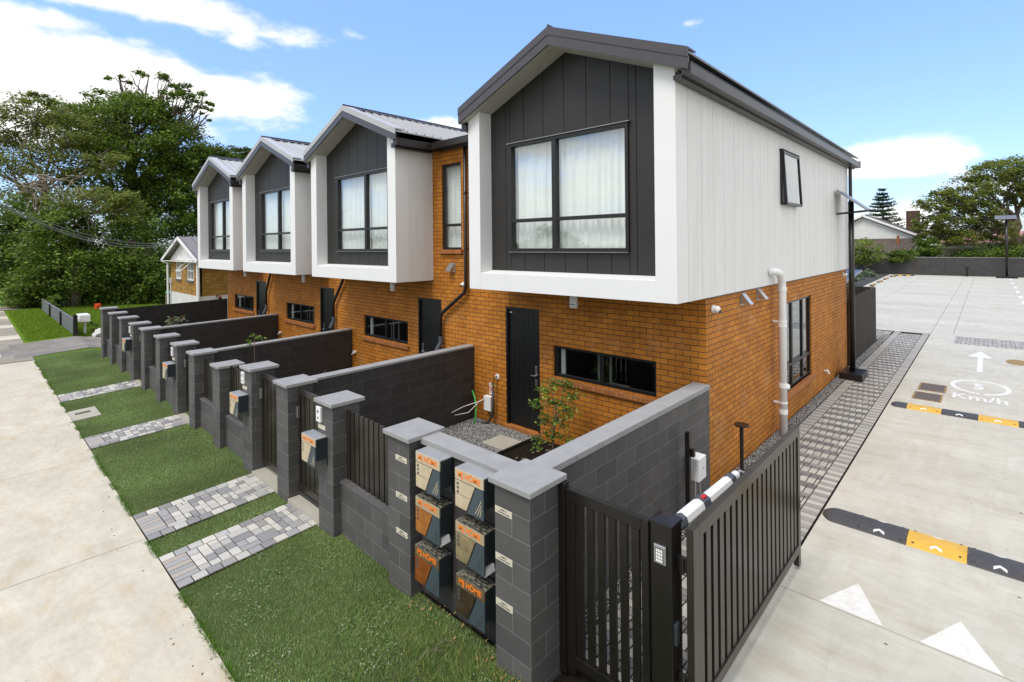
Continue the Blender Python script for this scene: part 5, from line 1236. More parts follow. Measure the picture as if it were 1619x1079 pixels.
# ------------------------------------------------------------------ far boundary wall + houses behind
t = thing('boundary_wall', 'long dark grey block wall closing the far side of the yard', 'wall', (0, 69.5, 0))
mb = MB()
x = -32
while x < 40: mb.box(x, x+7.16, 69.5, 69.7, -.1, 1.86); x += 7.18
build('wall', mb, 'block_dark', t, uvo=(0, 1.86))
mb = MB(); mb.box(-32, 40, 69.47, 69.73, 1.86, 1.90); build('wall_coping', mb, 'cap', t)
mb = MB(); mb.hexa([(-14, 45, -.05), (-7.4, 48, -.05), (-7.9, 69.3, -.05), (-14, 69.3, -.05)], [(-14, 45, .06), (-7.4, 48, .06), (-7.9, 69.3, .06), (-14, 69.3, .06)]); structure('planting_bed', mb, ['gravel_bed'])
t = thing('house', 'white rendered house with brown tiled gable roof behind the far wall', 'house', (-11.9, 80, 0))
ap = (-11.9, 7.0); L = (-19.0, 3.4); Rr = (-5.9, 3.95)
mb = MB(); mb.prism([(-17.8, 80, -.2), (-6.7, 80, -.2), (-6.7, 80, 4.2), (-11.9, 80, 6.75), (-17.8, 80, 3.9)], (0, 12, 0)); mb.box(-17, -9.2, 77.2, 79.98, -.2, 2.6); build('wall', mb, 'house_white', t)
mb = MB()
mb.hexa([(-11.9, 79.6, 6.8), (-5.7, 79.6, 3.85), (-5.7, 92, 3.85), (-11.9, 92, 6.8)], [(-11.9, 79.6, 7.1), (-5.7, 79.6, 4.1), (-5.7, 92, 4.1), (-11.9, 92, 7.1)])
mb.hexa([(-18.6, 79.6, 3.5), (-11.9, 79.6, 6.8), (-11.9, 92, 6.8), (-18.6, 92, 3.5)], [(-18.6, 79.6, 3.8), (-11.9, 79.6, 7.1), (-11.9, 92, 7.1), (-18.6, 92, 3.8)])
mb.hexa([(-17.4, 76.6, 2.1), (-7.0, 76.6, 2.1), (-6.0, 79.99, 3.8), (-17.4, 79.99, 3.8)], [(-17.4, 76.6, 2.25), (-7.0, 76.6, 2.25), (-6.0, 79.99, 3.95), (-17.4, 79.99, 3.95)])
rf = build('roof', mb, 'house_roof', t)
mb = MB(); mb.box(-7.9, -6.5, 85, 86, 4.5, 7.6); mb.tube([(-6.2, 85, 4.5), (-6.2, 85, 6.6)], .07, 6); build('chimney', mb, 'chimney', rf)
mb = MB()
for a, b in (((-11.9, 79.55, 6.98), (-5.7, 79.55, 4.02)), ((-11.9, 79.55, 6.98), (-18.6, 79.55, 3.7))): mb.bar(a, b, .06, .26)
build('barge_board', mb, 'white_trim', t)
mb = MB(); mb.tube([(-8.1, 78.6, 3.0), (-8.1, 78.6, 4.3)], .14, 10); build('flue', mb, 'brick_sill', rf)
t = thing('house', 'low cream house with a faded pink roof seen through the right-hand tree', 'house', (0, 88, 0))
mb = MB(); mb.box(-4.5, 14, 88, 96, -.2, 3.3); build('wall', mb, 'house_white', t)
mb = MB(); mb.hexa([(-5.2, 87.2, 3.2), (15, 87.2, 3.2), (15, 92, 4.6), (-3, 92, 4.6)], [(-5.2, 87.2, 3.35), (15, 87.2, 3.35), (15, 92, 4.75), (-3, 92, 4.75)]); build('roof', mb, 'red_roof', t)
t = thing('timber_fence', 'brown paling fence beyond the far wall under the right-hand tree', 'fence', (0, 80, 0))
mb = MB(); x = -4.5
while x < 8: mb.box(x, x+.14, 80, 80.03, 0, 2.7); x += .16
build('palings', mb, 'bark_pale', t)

# tan brick house on the left
t = thing('house', 'small tan brick house with white gable and brown metal roof behind the farthest townhouse', 'house', (-31.5, 12, 0))
mb = MB(); hx0, hx1, hy0, hy1 = -34.15, -28.9, 8.0, 17
facade(mb, 'y', hy0, hx0, hx1, 1.22, 3.0, [(-32.95, -32.1, 1.98, 2.98), (-30.85, -29.85, 1.98, 2.98)], .1, 1); facade(mb, 'x', hx1, hy0, hy1, 1.22, 3.0, [(9.3, 12.2, 1.98, 2.98)], .1, -1); mb.quad((hx0, hy0, 1.22), (hx0, hy1, 1.22), (hx0, hy1, 3), (hx0, hy0, 3)); build('brick_wall', mb, 'stretcher_brick', t, recalc=False)
mb = MB(); mb.box(hx0-.02, hx1+.02, hy0-.02, hy1, -.4, 1.22); build('plinth', mb, 'house_white', t)
mb = MB(); ax_ = -31.5; aw = 2.95; mb.prism([(hx0-.1, hy0-.02, 3.0), (hx1+.1, hy0-.02, 3.0), (ax_, hy0-.02, 4.16)], (0, .1, 0)); build('gable', mb, 'house_white', t)
mb = MB()
for s_ in (-1, 1):
    a, b = (ax_, 4.22), (ax_+s_*(aw+.35), 3.0)
    mb.hexa([(a[0], 7.7, a[1]), (b[0], 7.7, b[1]), (b[0], 17.5, b[1]), (a[0], 17.5, a[1])], [(a[0], 7.7, a[1]+.06), (b[0], 7.7, b[1]+.06), (b[0], 17.5, b[1]+.06), (a[0], 17.5, a[1]+.06)])
    y = 7.8
    while y < 17.4: mb.bar((a[0], y, a[1]+.08), (b[0], y, b[1]+.08), .04, .05); y += .5
rf = build('roof', mb, 'brown_roof', t)
mb = MB()
for s_ in (-1, 1): mb.bar((ax_, 7.68, 4.2), (ax_+s_*(aw+.35), 7.68, 2.98), .04, .15)
mb.box(ax_-aw-.25, ax_+aw+.25, 7.70, 8.0, 2.95, 2.98); build('barge_board', mb, 'white_trim', rf)
def hwin(a, b, z0, z1, ax='y'):
    mb = MB(); f = .07
    def bx(u0, u1, c, d, o0=-.02, o1=.06):
        mb.box(u0, u1, hy0+o0, hy0+o1, c, d) if ax == 'y' else mb.box(hx1-o1, hx1-o0, u0, u1, c, d)
    bx(a, a+f, z0, z1); bx(b-f, b, z0, z1); bx(a+f, b-f, z0, z0+f); bx(a+f, b-f, z1-f, z1); bx((a+b)/2-.03, (a+b)/2+.03, z0+f, z1-f, -.015, .05); bx(a+f, b-f, (z0+z1)/2-.03, (z0+z1)/2+.03, -.013, .045)
    w_ = build('window', mb, 'white_trim', t); mb = MB(); bx(a+f, b-f, z0+f, z1-f, .05, .055); build('pane', mb, 'glass_low', w_); mb = MB(); bx(a-.05, b+.05, z0-.08, z0, -.08, .05); build('sill', mb, 'grey_paint', w_)
    mb = MB(); bx(a+f, b-f, z0+f, z1-f, .3, .31); build('room_dark', mb, 'interior', w_)
hwin(-32.95, -32.1, 1.98, 2.98); hwin(-30.85, -29.85, 1.98, 2.98); hwin(9.3, 12.2, 1.98, 2.98, 'x')
mb = MB(); mb.bar((-30.85, 7.96, 2.98), (-30.85, 7.45, 2.5), .05, .05); mb.bar((-30.0, 7.96, 2.98), (-30.0, 7.45, 2.5), .05, .05); mb.bar((-30.85, 7.45, 2.5), (-30.0, 7.45, 2.5), .05, .05); build('open_sash', mb, 'white_trim', t)
mb = MB(); mb.tube([(-34.6, 7.7, 2.95), (-34.35, 7.9, 2.8), (-34.35, 7.9, -.3)], .06, 8); build('downpipe', mb, 'plastic_white', t); mb = MB(); mb.tube([(-28.8, 7.9, 2.95), (-28.8, 7.9, -.3)], .08, 8); build('downpipe', mb, 'plastic_white', t); mb = MB(); mb.tube([(-33.95, 7.95, 1.9), (-33.95, 7.95, 0)], .03, 6); mb.box(-34.0, -33.88, 7.9, 7.99, 1.7, 2.0); build('meter_conduit', mb, 'plastic_white', t)
# neighbour fence, letterbox etc.
t = thing('picket_fence', 'low grey board fence along the edge of the neighbour lawn', 'fence', (-34, 3.35, -.25))
mb = MB(); x = -29.9; k = 0
while x > -44.5:
    mb.box(x-.29, x, 3.33, 3.36+.01*(k % 2), -.3, .45+.0*k); x -= .3; k += 1
mb.box(-44.5, -29.9, 3.30, 3.40, .45, .49); build('boards', mb, 'grey_paint', t)
mb = MB()
for x in (-29.85, -34.7, -39.6): mb.box(x-.06, x+.06, 3.25, 3.40, -.3, .72 if x > -30 else .5); 
build('fence_post', mb, 'frame', t)
mb = MB(); mb.box(-31.1, -30.2, 3.5, 3.9, .34, .66); mb.box(-30.7, -30.6, 3.7, 3.8, -.3, .3); tag(build('letterbox', mb, 'plastic_white', bevel=.02), 'white neighbour letterbox behind the end post of the low grey board fence', 'letterbox')
mb = MB(); mb.bar((-29.4, 4.1, -.1), (-29.0, 4.2, .02), .35, .25); mb.bar((-29.5, 3.9, -.25), (-29.25, 4.1, -.05), .1, .2); tag(build('garden_ornament', mb, 'plastic_white', bevel=.03), 'small white object lying in the ground cover by the old driveway', 'ornament')
mb = MB(); mb.tube([(-42.4, 5.85, -.2), (-42.1, 5.85, .10)], [.16, .03], 12); mb.box(-42.6, -42.3, 5.7, 6.0, -.3, .1); tag(build('traffic_cone', mb, 'cone'), 'orange traffic cone on the neighbour lawn', 'traffic cone')
mb = MB(); mb.tube([(-27.3, 6.2, -.3), (-27.28, 6.2, 1.6)], .03, 6); tag(build('garden_stake', mb, 'bark_pale'), 'thin timber stake rising behind the glossy shrub', 'stake')
for k, (x, y, z) in enumerate(((-40, 9.2, .9), (-41, 8.6, .75), (-39, 8.9, .55))):
    mb = MB(); mb.sphere((x, y+.9, z-.1), .28, 8, (1.5, 1, .3)); tag(build('tarpaulin', mb, 'green_plastic'), ('larger green plastic sheet glimpsed low under the dark trees', 'green plastic sheet left of the others under the dark trees', 'lowest green plastic sheet, closest to the tan brick house')[k], 'tarpaulin', 'green plastic sheets under the trees')
# overhead wires
for k, (dz, dy) in enumerate(((0, 0), (-.12, .05), (-.22, .1), (-.05, .16))):
    a = Vector((-23.5, .2+dy, 5.55+dz*.6)); b = Vector((-32.0, 7.66+dy*.3, 4.0+dz*.35)); pts = []
    for i in range(25):
        f = i/24; f2 = f*1.0; p = a.lerp(b, f2); p.z -= (.62+.08*k)*4*f*(1-f); pts.append(p)
    mb = MB(); mb.tube(pts, .008, 5); tag(build('overhead_wire', mb, 'fitting_grey'), ('topmost', 'lowest', 'second', 'third')[k]+' of the sagging overhead wires leading to the tan brick house', 'wire', 'overhead wires to the neighbour house')

# ------------------------------------------------------------------ vegetation
def leaves(name, clumps, par, lsize, cols, per=55, sub=10, spread=.33, flat=.8, seed=1, bright_up=True):
    r = np.random.default_rng(seed); P = []; CL = []
    for (cx, cy, cz, rx, ry, rz, k) in clumps:
        n = int(sub*k); d = r.normal(size=(n, 3)); d /= np.linalg.norm(d, axis=1)[:, None]
        rad = r.uniform(.55, 1.0, (n, 1)); c = np.array([cx, cy, cz])+d*rad*np.array([rx, ry, rz])
        tone = r.uniform(.72, 1.25, n)
        sp = spread*(rx+ry+rz)/3
        pts = np.repeat(c, per, 0)+r.normal(size=(n*per, 3))*sp*np.array([1, 1, .55])*.5
        P.append(pts); CL.append(np.repeat(tone, per))
    P = np.concatenate(P); tone = np.concatenate(CL); n = len(P)
    nrm = r.normal(size=(n, 3)); nrm[:, 2] = np.abs(nrm[:, 2])+flat; nrm /= np.linalg.norm(nrm, axis=1)[:, None]
    a = np.cross(nrm, r.normal(size=(n, 3))); a /= np.linalg.norm(a, axis=1)[:, None]; b = np.cross(nrm, a)
    L = lsize*r.uniform(.6, 1.3, (n, 1)); W = L*r.uniform(.4, .65, (n, 1))
    V = np.stack([P-a*L/2, P+b*W/2+nrm*L*.06, P+a*L/2, P-b*W/2+nrm*L*.06], 1)
    c = np.array(cols)[r.integers(0, len(cols), n)]*tone[:, None]*r.uniform(.85, 1.15, (n, 1))
    return bulk(name, V.reshape(-1, 3), np.arange(4*n).reshape(-1, 4), np.repeat(c, 4, 0), 'leaf', par)
def wiggle(a, b, n, amp, r):
    a = Vector(a); b = Vector(b); out = []
    for i in range(n+1):
        f = i/n; p = a.lerp(b, f); e = math.sin(math.pi*f)*amp; out.append(p+Vector((r.normal()*e*.5, r.normal()*e*.5, e*.5+r.normal()*e*.2)))
    return out
def tree(name, label, base, top, rad, clumps, lsize, cols, mat='bark', group=None, limbs=True, seed=1, twigs=0, cat='tree', lr=.45, mn=.012, **kw):
    r = np.random.default_rng(seed+50); t = thing(name, label, cat, base, group); mb = MB()
    tr = wiggle(base, top, 6, rad*.8, r); mb.tube(tr, [rad*(1.3-.6*i/6) for i in range(7)], 10)
    if limbs:
        for (cx, cy, cz, rx, ry, rz, k) in clumps:
            s = tr[int(r.integers(3, 7))]; e = Vector((cx, cy, cz)); pts = wiggle(s, e, 6, (e-s).length*.10, r); q = rad*lr
            mb.tube(pts, [max(mn*1.5, q*(1-.8*i/6)) for i in range(7)], 7)
            for _ in range(int(3+twigs)):
                d = Vector(r.normal(size=3)); d.normalize(); e2 = e+Vector((d.x*rx, d.y*ry, d.z*rz))*.95; s2 = pts[int(r.integers(3, 7))]
                mb.tube(wiggle(s2, e2, 4, (e2-s2).length*.12, r), [max(mn, q*.35*(1-.8*i/4)) for i in range(5)], 5)
    build('trunk', mb, mat, t, smooth=True, recalc=False)
    leaves('crown', clumps, t, lsize, cols, seed=seed, **kw)
    return t
def at(u, v, dist):   # point on the ray through photo pixel (u,v) at forward distance
    x = (u-809.5)/806.28; y = (386.96-v)/806.28; d = r2*x+u2*y+fwd; p = Vector((0, 0, H))+d*dist; return p
def cl(u, v, ru, rv, dist, depth=None, k=1.0):
    p = at(u, v, dist); s_ = dist/806.28; rr = ru*s_
    return (p.x, p.y, p.z, rr*1.0, rr*1.0 if depth is None else depth, rv*s_, k)
DG = [(0.106, 0.172, 0.028), (0.146, 0.242, 0.034), (0.09, 0.14, 0.025), (0.227, 0.328, 0.044), (0.13, 0.203, 0.034)]
MG = [(0.159, 0.228, 0.03), (0.212, 0.304, 0.038), (0.113, 0.164, 0.027), (0.265, 0.341, 0.049), (0.238, 0.253, 0.049)]
OL = [(0.202, 0.228, 0.048), (0.259, 0.283, 0.06), (0.144, 0.172, 0.038), (0.317, 0.304, 0.096)]
# big spreading tree behind the tan house
D = 46
b0 = at(235, 455, D); b0.z = -.3
tree('spreading_tree', 'huge spreading dark green tree behind the tan brick house', tuple(b0), tuple(at(215, 300, D)), .55,
     [cl(220, 195, 75, 40, D, k=2.2), cl(150, 205, 60, 40, D, k=1.8), cl(285, 235, 55, 40, D, k=1.8), cl(330, 265, 50, 35, D+1, k=1.5), cl(365, 255, 35, 22, D+2, k=.8), cl(395, 240, 14, 9, D+2, k=.25), cl(185, 165, 40, 18, D, k=.8), cl(240, 175, 45, 22, D, k=1), cl(120, 180, 30, 22, D, k=.7),
      cl(200, 245, 90, 30, D, k=2.0), cl(270, 290, 60, 40, D, k=2.0), cl(170, 290, 60, 35, D-2, k=1.5), cl(310, 320, 45, 45, D, k=1.6), cl(240, 350, 60, 40, D, k=1.8), cl(350, 310, 40, 40, D+3, k=1.2),
      cl(300, 145, 26, 14, D, k=.20), cl(318, 165, 16, 16, D, k=.13), cl(235, 122, 26, 10, D, k=.13), cl(268, 130, 18, 10, D, k=.09), cl(190, 128, 20, 8, D, k=.06), cl(325, 185, 10, 9, D, k=.05), cl(280, 160, 30, 14, D, k=.14)],
     .27, DG+MG[:3], seed=3, twigs=3, per=75, sub=52, spread=.30)
D = 40
b0 = at(60, 455, D); b0.z = -.3
tree('spreading_tree', 'olive green thinner-leaved tree at the left edge with bare pale branches', tuple(b0), tuple(at(70, 330, D)), .35,
     [cl(60, 175, 50, 28, D, k=1.0), cl(110, 210, 40, 35, D, k=1.0), cl(25, 200, 40, 35, D, k=1.0), cl(85, 255, 60, 30, D, k=1.2), cl(10, 250, 50, 40, D, k=1.1), cl(165, 255, 30, 25, D-1, k=.6), cl(60, 160, 22, 12, D, k=.3), cl(-50, 230, 60, 60, D, k=1.2), cl(150, 320, 60, 25, D-3, k=1.2), cl(195, 330, 30, 30, D-4, k=.7), cl(60, 320, 60, 35, D, k=1.0)],
     .22, OL+MG[:3], mat='bark_pale', seed=5, twigs=5, per=60, sub=46, spread=.32)
# bare branches hanging in front
t = thing('dead_branches', 'tangle of bare grey-brown branches in front of the left-hand trees', 'branches', tuple(at(90, 420, 36)))
mb = MB(); r = np.random.default_rng(9)
for k in range(26):
    s = at(20+r.uniform(0, 60), 285+r.uniform(-10, 30), 37); e = at(60+r.uniform(-40, 90), 300+r.uniform(-30, 50), 36+r.uniform(-1, 1)); mb.tube(wiggle(s, e, 6, .7, r), [.05*(1-.12*i) for i in range(7)], 5)
for k in range(5):
    s = at(110+6*k, 300, 36); e = at(135+r.uniform(-5, 25), 360+r.uniform(0, 30), 35); mb.tube(wiggle(s, e, 6, .5, r), [.05*(1-.12*i) for i in range(7)], 5)
mb.tube(wiggle(at(20, 420, 37), at(70, 300, 37), 6, .6, r), .08, 6)
build('branch', mb, 'bark_pale', t, recalc=False)
# dense evergreen hedge trees
hed = [((25, 400), 37, [(20, 350, 45, 60), (10, 420, 45, 45), (45, 440, 40, 35), (50, 380, 40, 45)], 'dark dense bushy tree over the far footpath, leftmost of the evergreen group'),
       ((120, 440), 35, [(90, 390, 50, 50), (70, 450, 45, 32), (120, 430, 55, 45), (110, 360, 40, 35), (60, 470, 35, 20)], 'dark dense bushy tree behind the low grey board fence'),
       ((210, 440), 37, [(175, 420, 45, 55), (215, 400, 45, 60), (180, 470, 50, 22), (245, 440, 35, 45), (230, 470, 35, 20)], 'dark dense bushy tree beside the tan brick house'),
       ((285, 370), 50, [(270, 380, 60, 50), (330, 350, 50, 60), (300, 430, 60, 40)], 'dark evergreen mass behind the roof of the tan brick house')]
for k, (bp, D, cs, lab) in enumerate(hed):
    b0 = at(bp[0], bp[1], D); b0.z = -.3
    tree('bushy_tree', lab, tuple(b0), tuple(at(bp[0], bp[1]-60, D)), .25, [cl(u, v, ru*1.05, rv*1.05, D, k=2.6) for u, v, ru, rv in cs], .24, DG+MG[:1] if k != 1 else DG+MG[:3], seed=20+k, per=60, sub=30, spread=.32, group='evergreen trees beyond the neighbour lawn')
# distant bush line at far left
b0 = at(-40, 440, 70); b0.z = -.3
tree('bushy_tree', 'bright distant tree at the left edge beyond the far footpath', tuple(b0), tuple(at(-40, 400, 70)), .3, [cl(-30, 390, 60, 50, 70, k=2), cl(-10, 425, 40, 25, 70, k=1)], .4, MG, seed=40, per=50, sub=20, group='evergreen trees beyond the neighbour lawn')
# shrubs
def shrub(name, lab, base, cls, ls, cols, seed, cat='shrub', trunk=.02, **kw):
    return tree(name, lab, base, (base[0], base[1], base[2]+max(.2, (cls[0][2]-base[2])*.7)), trunk, cls, ls, cols, seed=seed, cat=cat, **kw)
p = at(85, 478, 31); shrub('garden_shrub', 'young light green shrub behind the low grey board fence', (p.x, p.y, -.3), [cl(88, 478, 9, 14, 31, k=1)], .16, [(.16, .24, .03), (.12, .2, .03)], 61, per=20, sub=12)
# ground cover by the fence
P = []; r = np.random.default_rng(12); cl_ = []
for k in range(50): cl_.append((r.uniform(-35, -29.5), r.uniform(3.8, 6.8), -.2, .25, .25, .1, .35))
t = thing('ground_cover_plants', 'bright low leafy ground cover beside the neighbour driveway', 'ground cover', (-32, 5, -.3)); leaves('foliage', cl_, t, .11, [(.17, .27, .03), (.12, .2, .03), (.22, .3, .06)], per=26, sub=8, seed=13); t['kind'] = 'stuff'
# magnolia
t_ = [(-19.3, 4.6, 1.22, .34, .30, .22, 1.0), (-18.9, 4.75, 1.05, .30, .25, .22, .8), (-19.55, 4.5, 1.0, .3, .25, .25, .7)]
tree('magnolia_tree', 'glossy magnolia with bronze-backed leaves in the farthest courtyard', (-19.3, 4.6, 0), (-19.3, 4.6, 1.0), .03, t_, .17, [(.08, .13, .03), (.30, .30, .20), (.25, .10, .03), (.12, .19, .05), (.42, .42, .33)], seed=71, mn=.003, per=9, sub=9, spread=.6)
q = at(402, 532, 11.6); tree('courtyard_tree', 'small leafy tree tip showing above the second divider wall', (q.x, q.y, 0), (q.x, q.y, q.z-.1), .012, [(q.x, q.y, q.z-.05, .17, .15, .13, .6)], .10, [(.14, .24, .04), (.2, .3, .06)], seed=72, mn=.003, per=8, sub=9, spread=.6, group='young courtyard trees')
q = at(512, 588, 8.6); tree('courtyard_tree', 'small leafy tree tip showing above the nearest divider wall', (q.x, q.y, 0), (q.x, q.y, q.z-.1), .012, [(q.x, q.y, q.z-.06, .16, .12, .09, .5)], .085, [(.14, .24, .04), (.24, .34, .06)], seed=73, mn=.003, per=8, sub=9, spread=.6, group='young courtyard trees')
# young tree in the near courtyard
bx_, by_ = -5.45, 6.78
pc = [at(u, v, 8.55) for u, v in ((868, 612), (893, 608), (852, 640), (880, 640), (900, 650), (862, 665), (885, 668), (870, 690), (905, 625), (855, 618), (850, 700), (895, 690))]
tree('courtyard_tree', 'slender young tree with bright green leaves beside the nearest black door', (bx_, by_, 0), (pc[3].x, pc[3].y, pc[3].z), .013,
     [(p.x, p.y, p.z, .12, .12, .10, (.8 if i < 9 else .5)) for i, p in enumerate(pc)], .070, [(.16, .28, .03), (.22, .36, .04), (.10, .20, .03), (.30, .40, .10)], mat='bark_pale', seed=74, per=13, sub=9, spread=.85, mn=.0022, group='young courtyard trees')
# right-hand big tree, bushes behind the far wall, norfolk pine
D = 58
b0 = at(1610, 415, D); b0.z = 0
tree('spreading_tree', 'wide spreading olive green tree at the right edge behind the far wall', tuple(b0), tuple(at(1606, 345, D)), .5,
     [cl(1480, 318, 28, 20, D, k=.9), cl(1500, 355, 30, 25, D, k=1.0), cl(1530, 300, 35, 22, D, k=1.1), cl(1470, 350, 25, 15, D, k=.6), cl(1560, 275, 35, 20, D, k=1.1), cl(1600, 268, 35, 22, D, k=1.2), cl(1640, 275, 35, 30, D, k=1.2), cl(1545, 340, 35, 22, D, k=1.0), cl(1585, 310, 30, 20, D, k=.6), cl(1620, 310, 25, 25, D, k=.8), cl(1565, 365, 35, 16, D, k=.9), cl(1510, 375, 35, 12, D, k=.7), cl(1455, 365, 12, 20, D, k=.35), cl(1520, 325, 30, 16, D, k=.7), cl(1680, 320, 45, 60, D, k=1.6), cl(1600, 385, 30, 14, D, k=.5), cl(1465, 385, 16, 22, D, k=.6)],
     .29, OL+MG, seed=81, twigs=3, per=65, sub=40, spread=.30)
for k, (u, v, ru, rv, D, lab, cs) in enumerate(((1368, 398, 26, 22, 56, 'rounded bright green bush over the far wall next to the lamp pole', MG), (1425, 406, 22, 10, 56, 'low yellow-green bush over the far wall in front of the white house', [(.16, .22, .03), (.12, .18, .03)]), (1470, 395, 16, 22, 57, 'dark leafy bush over the far wall left of the spreading tree', DG), (1550, 402, 40, 12, 57, 'dark leafy bush over the far wall beneath the spreading tree', DG), (1600, 400, 30, 14, 57, 'dark leafy bush over the far wall at the right edge', DG))):
    b0 = at(u, v+20, D); b0.z = 0; tree('wall_bush', lab, tuple(b0), tuple(at(u, v, D)), .08, [cl(u, v, ru, rv, D, k=3), cl(u-ru*.4, v+rv*.3, ru*.7, rv*.7, D, k=1.5)], .24, cs, seed=90+k, per=45, sub=16, group='bushes behind the far boundary wall', cat='bush')
# norfolk pine
D = 90; b0 = at(1396, 430, D); t = thing('norfolk_pine', 'tall symmetrical pine with tiered branches behind the white house', 'tree', (b0.x, b0.y, -.3))
tp = at(1396, 300, D); mb = MB(); mb.tube([(b0.x, b0.y, -.3), (tp.x, tp.y, tp.z)], [.35, .04], 8)
r = np.random.default_rng(31); V = []; n_t = 15; C = []
for k in range(n_t):
    z = tp.z-.3-(tp.z-3.2)*(k/n_t)**1.05; Lb = .5+(k/n_t)*4.6
    for j in range(7):
        a = 2*math.pi*(j/7)+k*.45+r.uniform(-.15, .15); d = Vector((math.cos(a), math.sin(a), 0)); L_ = Lb*r.uniform(.8, 1.1)
        z = z+r.uniform(-.16, .16); e = Vector((b0.x, b0.y, z))+d*L_+Vector((0, 0, r.uniform(.06, .2)*L_)); mb.tube([(b0.x, b0.y, z), Vector((b0.x, b0.y, z))+d*L_*.5-Vector((0, 0, .0)), e], [.05, .035, .015], 5)
        m_ = int(95*L_/3)+18; f = r.uniform(.12, 1.02, m_); side = r.normal(size=m_)*.20*(1.2-f*.6); side2 = r.normal(size=m_)*.07
        for q in range(m_):
            p = Vector((b0.x, b0.y, z)).lerp(e, float(f[q])); s2 = Vector((-d.y, d.x, 0)); p = p+s2*float(side[q])*2.0+Vector((0, 0, float(side2[q])+.05)); V.append(p); C.append((.035, .065, .03))
build('trunk', mb, 'bark', t, recalc=False)
P = np.array([tuple(v) for v in V]); n = len(P); dd = r.normal(size=(n, 3)); dd /= np.linalg.norm(dd, axis=1)[:, None]; e2 = np.cross(dd, r.normal(size=(n, 3))); e2 /= np.linalg.norm(e2, axis=1)[:, None]
Q = np.stack([P-dd*.17, P+e2*.06, P+dd*.17, P-e2*.06], 1); bulk('crown', Q.reshape(-1, 3), np.arange(4*n).reshape(-1, 4), np.repeat(np.array(C)*r.uniform(.6, 1.5, (n, 1)), 4, 0), 'leaf', t)
# planting strip tufts
for k, (x, y) in enumerate(((-8.8, 50.5), (-9.0, 56.5), (-8.9, 62))):
    t = tree('strappy_plant', ('nearest', 'middle', 'farthest')[k]+' grey-green plant clump in the planting strip before the far wall', (x, y, 0), (x, y, .4), .03, [(x, y, .4, .9, .9, .35, 1)], .35, [(.16, .22, .12), (.22, .28, .18)], seed=110+k, per=16, sub=14, limbs=False, group='plant clumps in the far planting strip', cat='plant')
# pink flowers over the far courtyard fence
q = at(347, 471, 26); tree('flowering_shrub', 'shrub with crimson flowers just above the black timber fence', (q.x, q.y, 0), (q.x, q.y, q.z), .02, [(q.x-.1, q.y, q.z-.05, .5, .2, .12, 1)], .14, [(.35, .02, .06), (.40, .03, .08), (.08, .12, .03)], seed=120, per=10, sub=9, cat='shrub')
# leaf litter at the foot of the letterbox wall
mb = MB(); r = np.random.default_rng(44)
for k in range(38):
    x = r.uniform(-4.4, -2.75); y = yfence(x)+r.uniform(-.10, .15 if -4.3 < x < -3.2 else -.02); z = zverge(x, y)+.008; a = r.uniform(0, 3.1); L_ = r.uniform(.01, .03)
    mb.col = (1, 1, 1); mb.bar((x, y, z), (x+L_*math.cos(a), y+L_*math.sin(a), z+r.uniform(0, .02)), L_*.6, .004)
o = build('leaf_litter', mb, 'brown_gold', kind='stuff'); tag(o, 'dry brown leaves and scraps along the foot of the letterbox wall', 'leaf litter')
mb = MB()
for k in range(7):
    x = r.uniform(-4.3, -3.0); y = r.uniform(2.55, 3.15); z = zverge(x, y); a = r.uniform(0, 6.28); L_ = r.uniform(.12, .35)
    mb.tube([(x, y, z+.02), (x+L_*.5*math.cos(a), y+L_*.5*math.sin(a), z+.07+r.uniform(0, .05)), (x+L_*math.cos(a), y+L_*math.sin(a), z+.035)], .0018, 5)
o = build('dry_stalks', mb, 'bark_pale', kind='stuff'); tag(o, 'thin dry grass stalks lying by the lowest letterboxes', 'dry grass')

# across the street (mirrored in the window panes)
for k, (x, y, h, rr) in enumerate(((-38, -34, 5, 6), (-22, -40, 4, 5), (-4, -38, 5, 5), (-60, -30, 6, 8), (14, -36, 6, 6))):
    tree('street_tree', ('leafy street tree across the road, mirrored in the panes of the far bays', 'low leafy tree across the road', 'round leafy tree straight across the road', 'large leafy tree far down the road', 'leafy tree across the road to the right')[k], (x, y, 0), (x, y, h*.7), .25, [(x, y, h*.7, rr*.6, rr*.6, h*.45, 3), (x+rr*.5, y, h*.5, rr*.5, rr*.5, h*.35, 2), (x-rr*.5, y+1, h*.5, rr*.5, rr*.5, h*.35, 2)], .5, MG, seed=200+k, per=40, sub=16, group='trees across the road')
t = thing('house', 'low pale house with grey roof across the road', 'house', (-14, -36, 0))
mb = MB(); mb.box(-20, -8, -40, -34, -.2, 2.8); build('wall', mb, 'house_white', t)
mb = MB(); mb.prism([(-21, -41, 2.8), (-21, -33, 2.8), (-21, -37, 4.8)], (14, 0, 0)); build('roof', mb, 'brown_roof', t)
mb = MB(); mb.box(-17, -14, -34.0, -33.95, .9, 2.2); build('window', mb, 'frame', t)
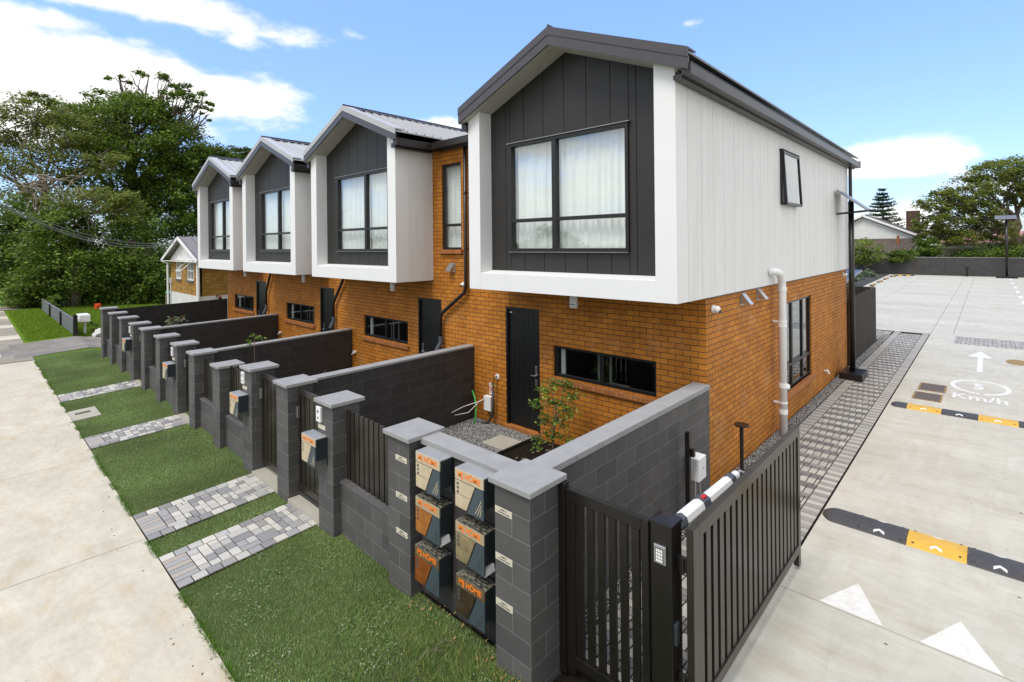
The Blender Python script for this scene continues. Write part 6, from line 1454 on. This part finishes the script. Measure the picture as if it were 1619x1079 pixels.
mb = MB(); mb.hexa([(-300, -14, -.6), (300, -14, -.6), (300, -5, -.6), (-300, -5, -.6)], [(-300, -14, -.18), (300, -14, -.18), (300, -5, -.18), (-300, -5, -.18)]); structure('road', mb, ['drive_old'])

mb = MB(); r = np.random.default_rng(77)
for k in range(75):
    if k < 42: x = -5-r.random()**1.5*16; y = yedge(x)-abs(r.normal(0, .25))-.02; z = zf(x)+.001
    else: x = r.uniform(-1.6, 3); y = r.uniform(5, 16); z = .001
    a = r.uniform(0, 6.28); L_ = r.uniform(.008, .024); mb.bar((x, y, z+.002), (x+L_*math.cos(a), y+L_*math.sin(a), z+.006), L_*.5, .004)
o = build('fallen_leaves', mb, 'bark', kind='stuff'); tag(o, 'small dark fallen leaves scattered on the pale concrete', 'leaf litter')

def flecks(n):
    X = -3.0-10*rng.random(n)**1.7; sA = np.array([sfun(x) for x in X]); Y = 1.6*sA+rng.random(n)*1.35*sA
    kk = (np.sin(X*4.1+1)+np.sin(Y*6.3+X*2)+np.sin(X*9.7-Y*4)) > .55
    for a, b in PATHS: kk &= ~((X > a-.03) & (X < b+.03))
    return X[kk], Y[kk]
X, Y = flecks(5200); n = len(X); Z = np.array([zverge(x, y) for x, y in zip(X, Y)])+rng.uniform(.008, .022, n)
th = rng.uniform(0, 6.28, n); w_ = rng.uniform(.004, .011, n); ex = np.stack([np.cos(th), np.sin(th), rng.normal(0, .25, n)], 1)*w_[:, None]; ey = np.stack([-np.sin(th), np.cos(th), rng.normal(0, .25, n)], 1)*w_[:, None]
c0 = np.stack([X, Y, Z], 1); V = np.stack([c0-ex, c0-ey, c0+ex, c0+ey], 1)
cc = np.array([(.32, .38, .22), (.24, .34, .13), (.40, .42, .30), (.18, .28, .08)])[rng.integers(0, 4, n)]
o = bulk('clover', V.reshape(-1, 3), np.arange(4*n).reshape(-1, 4), np.repeat(cc, 4, 0), 'grass'); o['kind'] = 'stuff'; tag(o, 'small pale clover leaves scattered through the verge grass', 'clover')
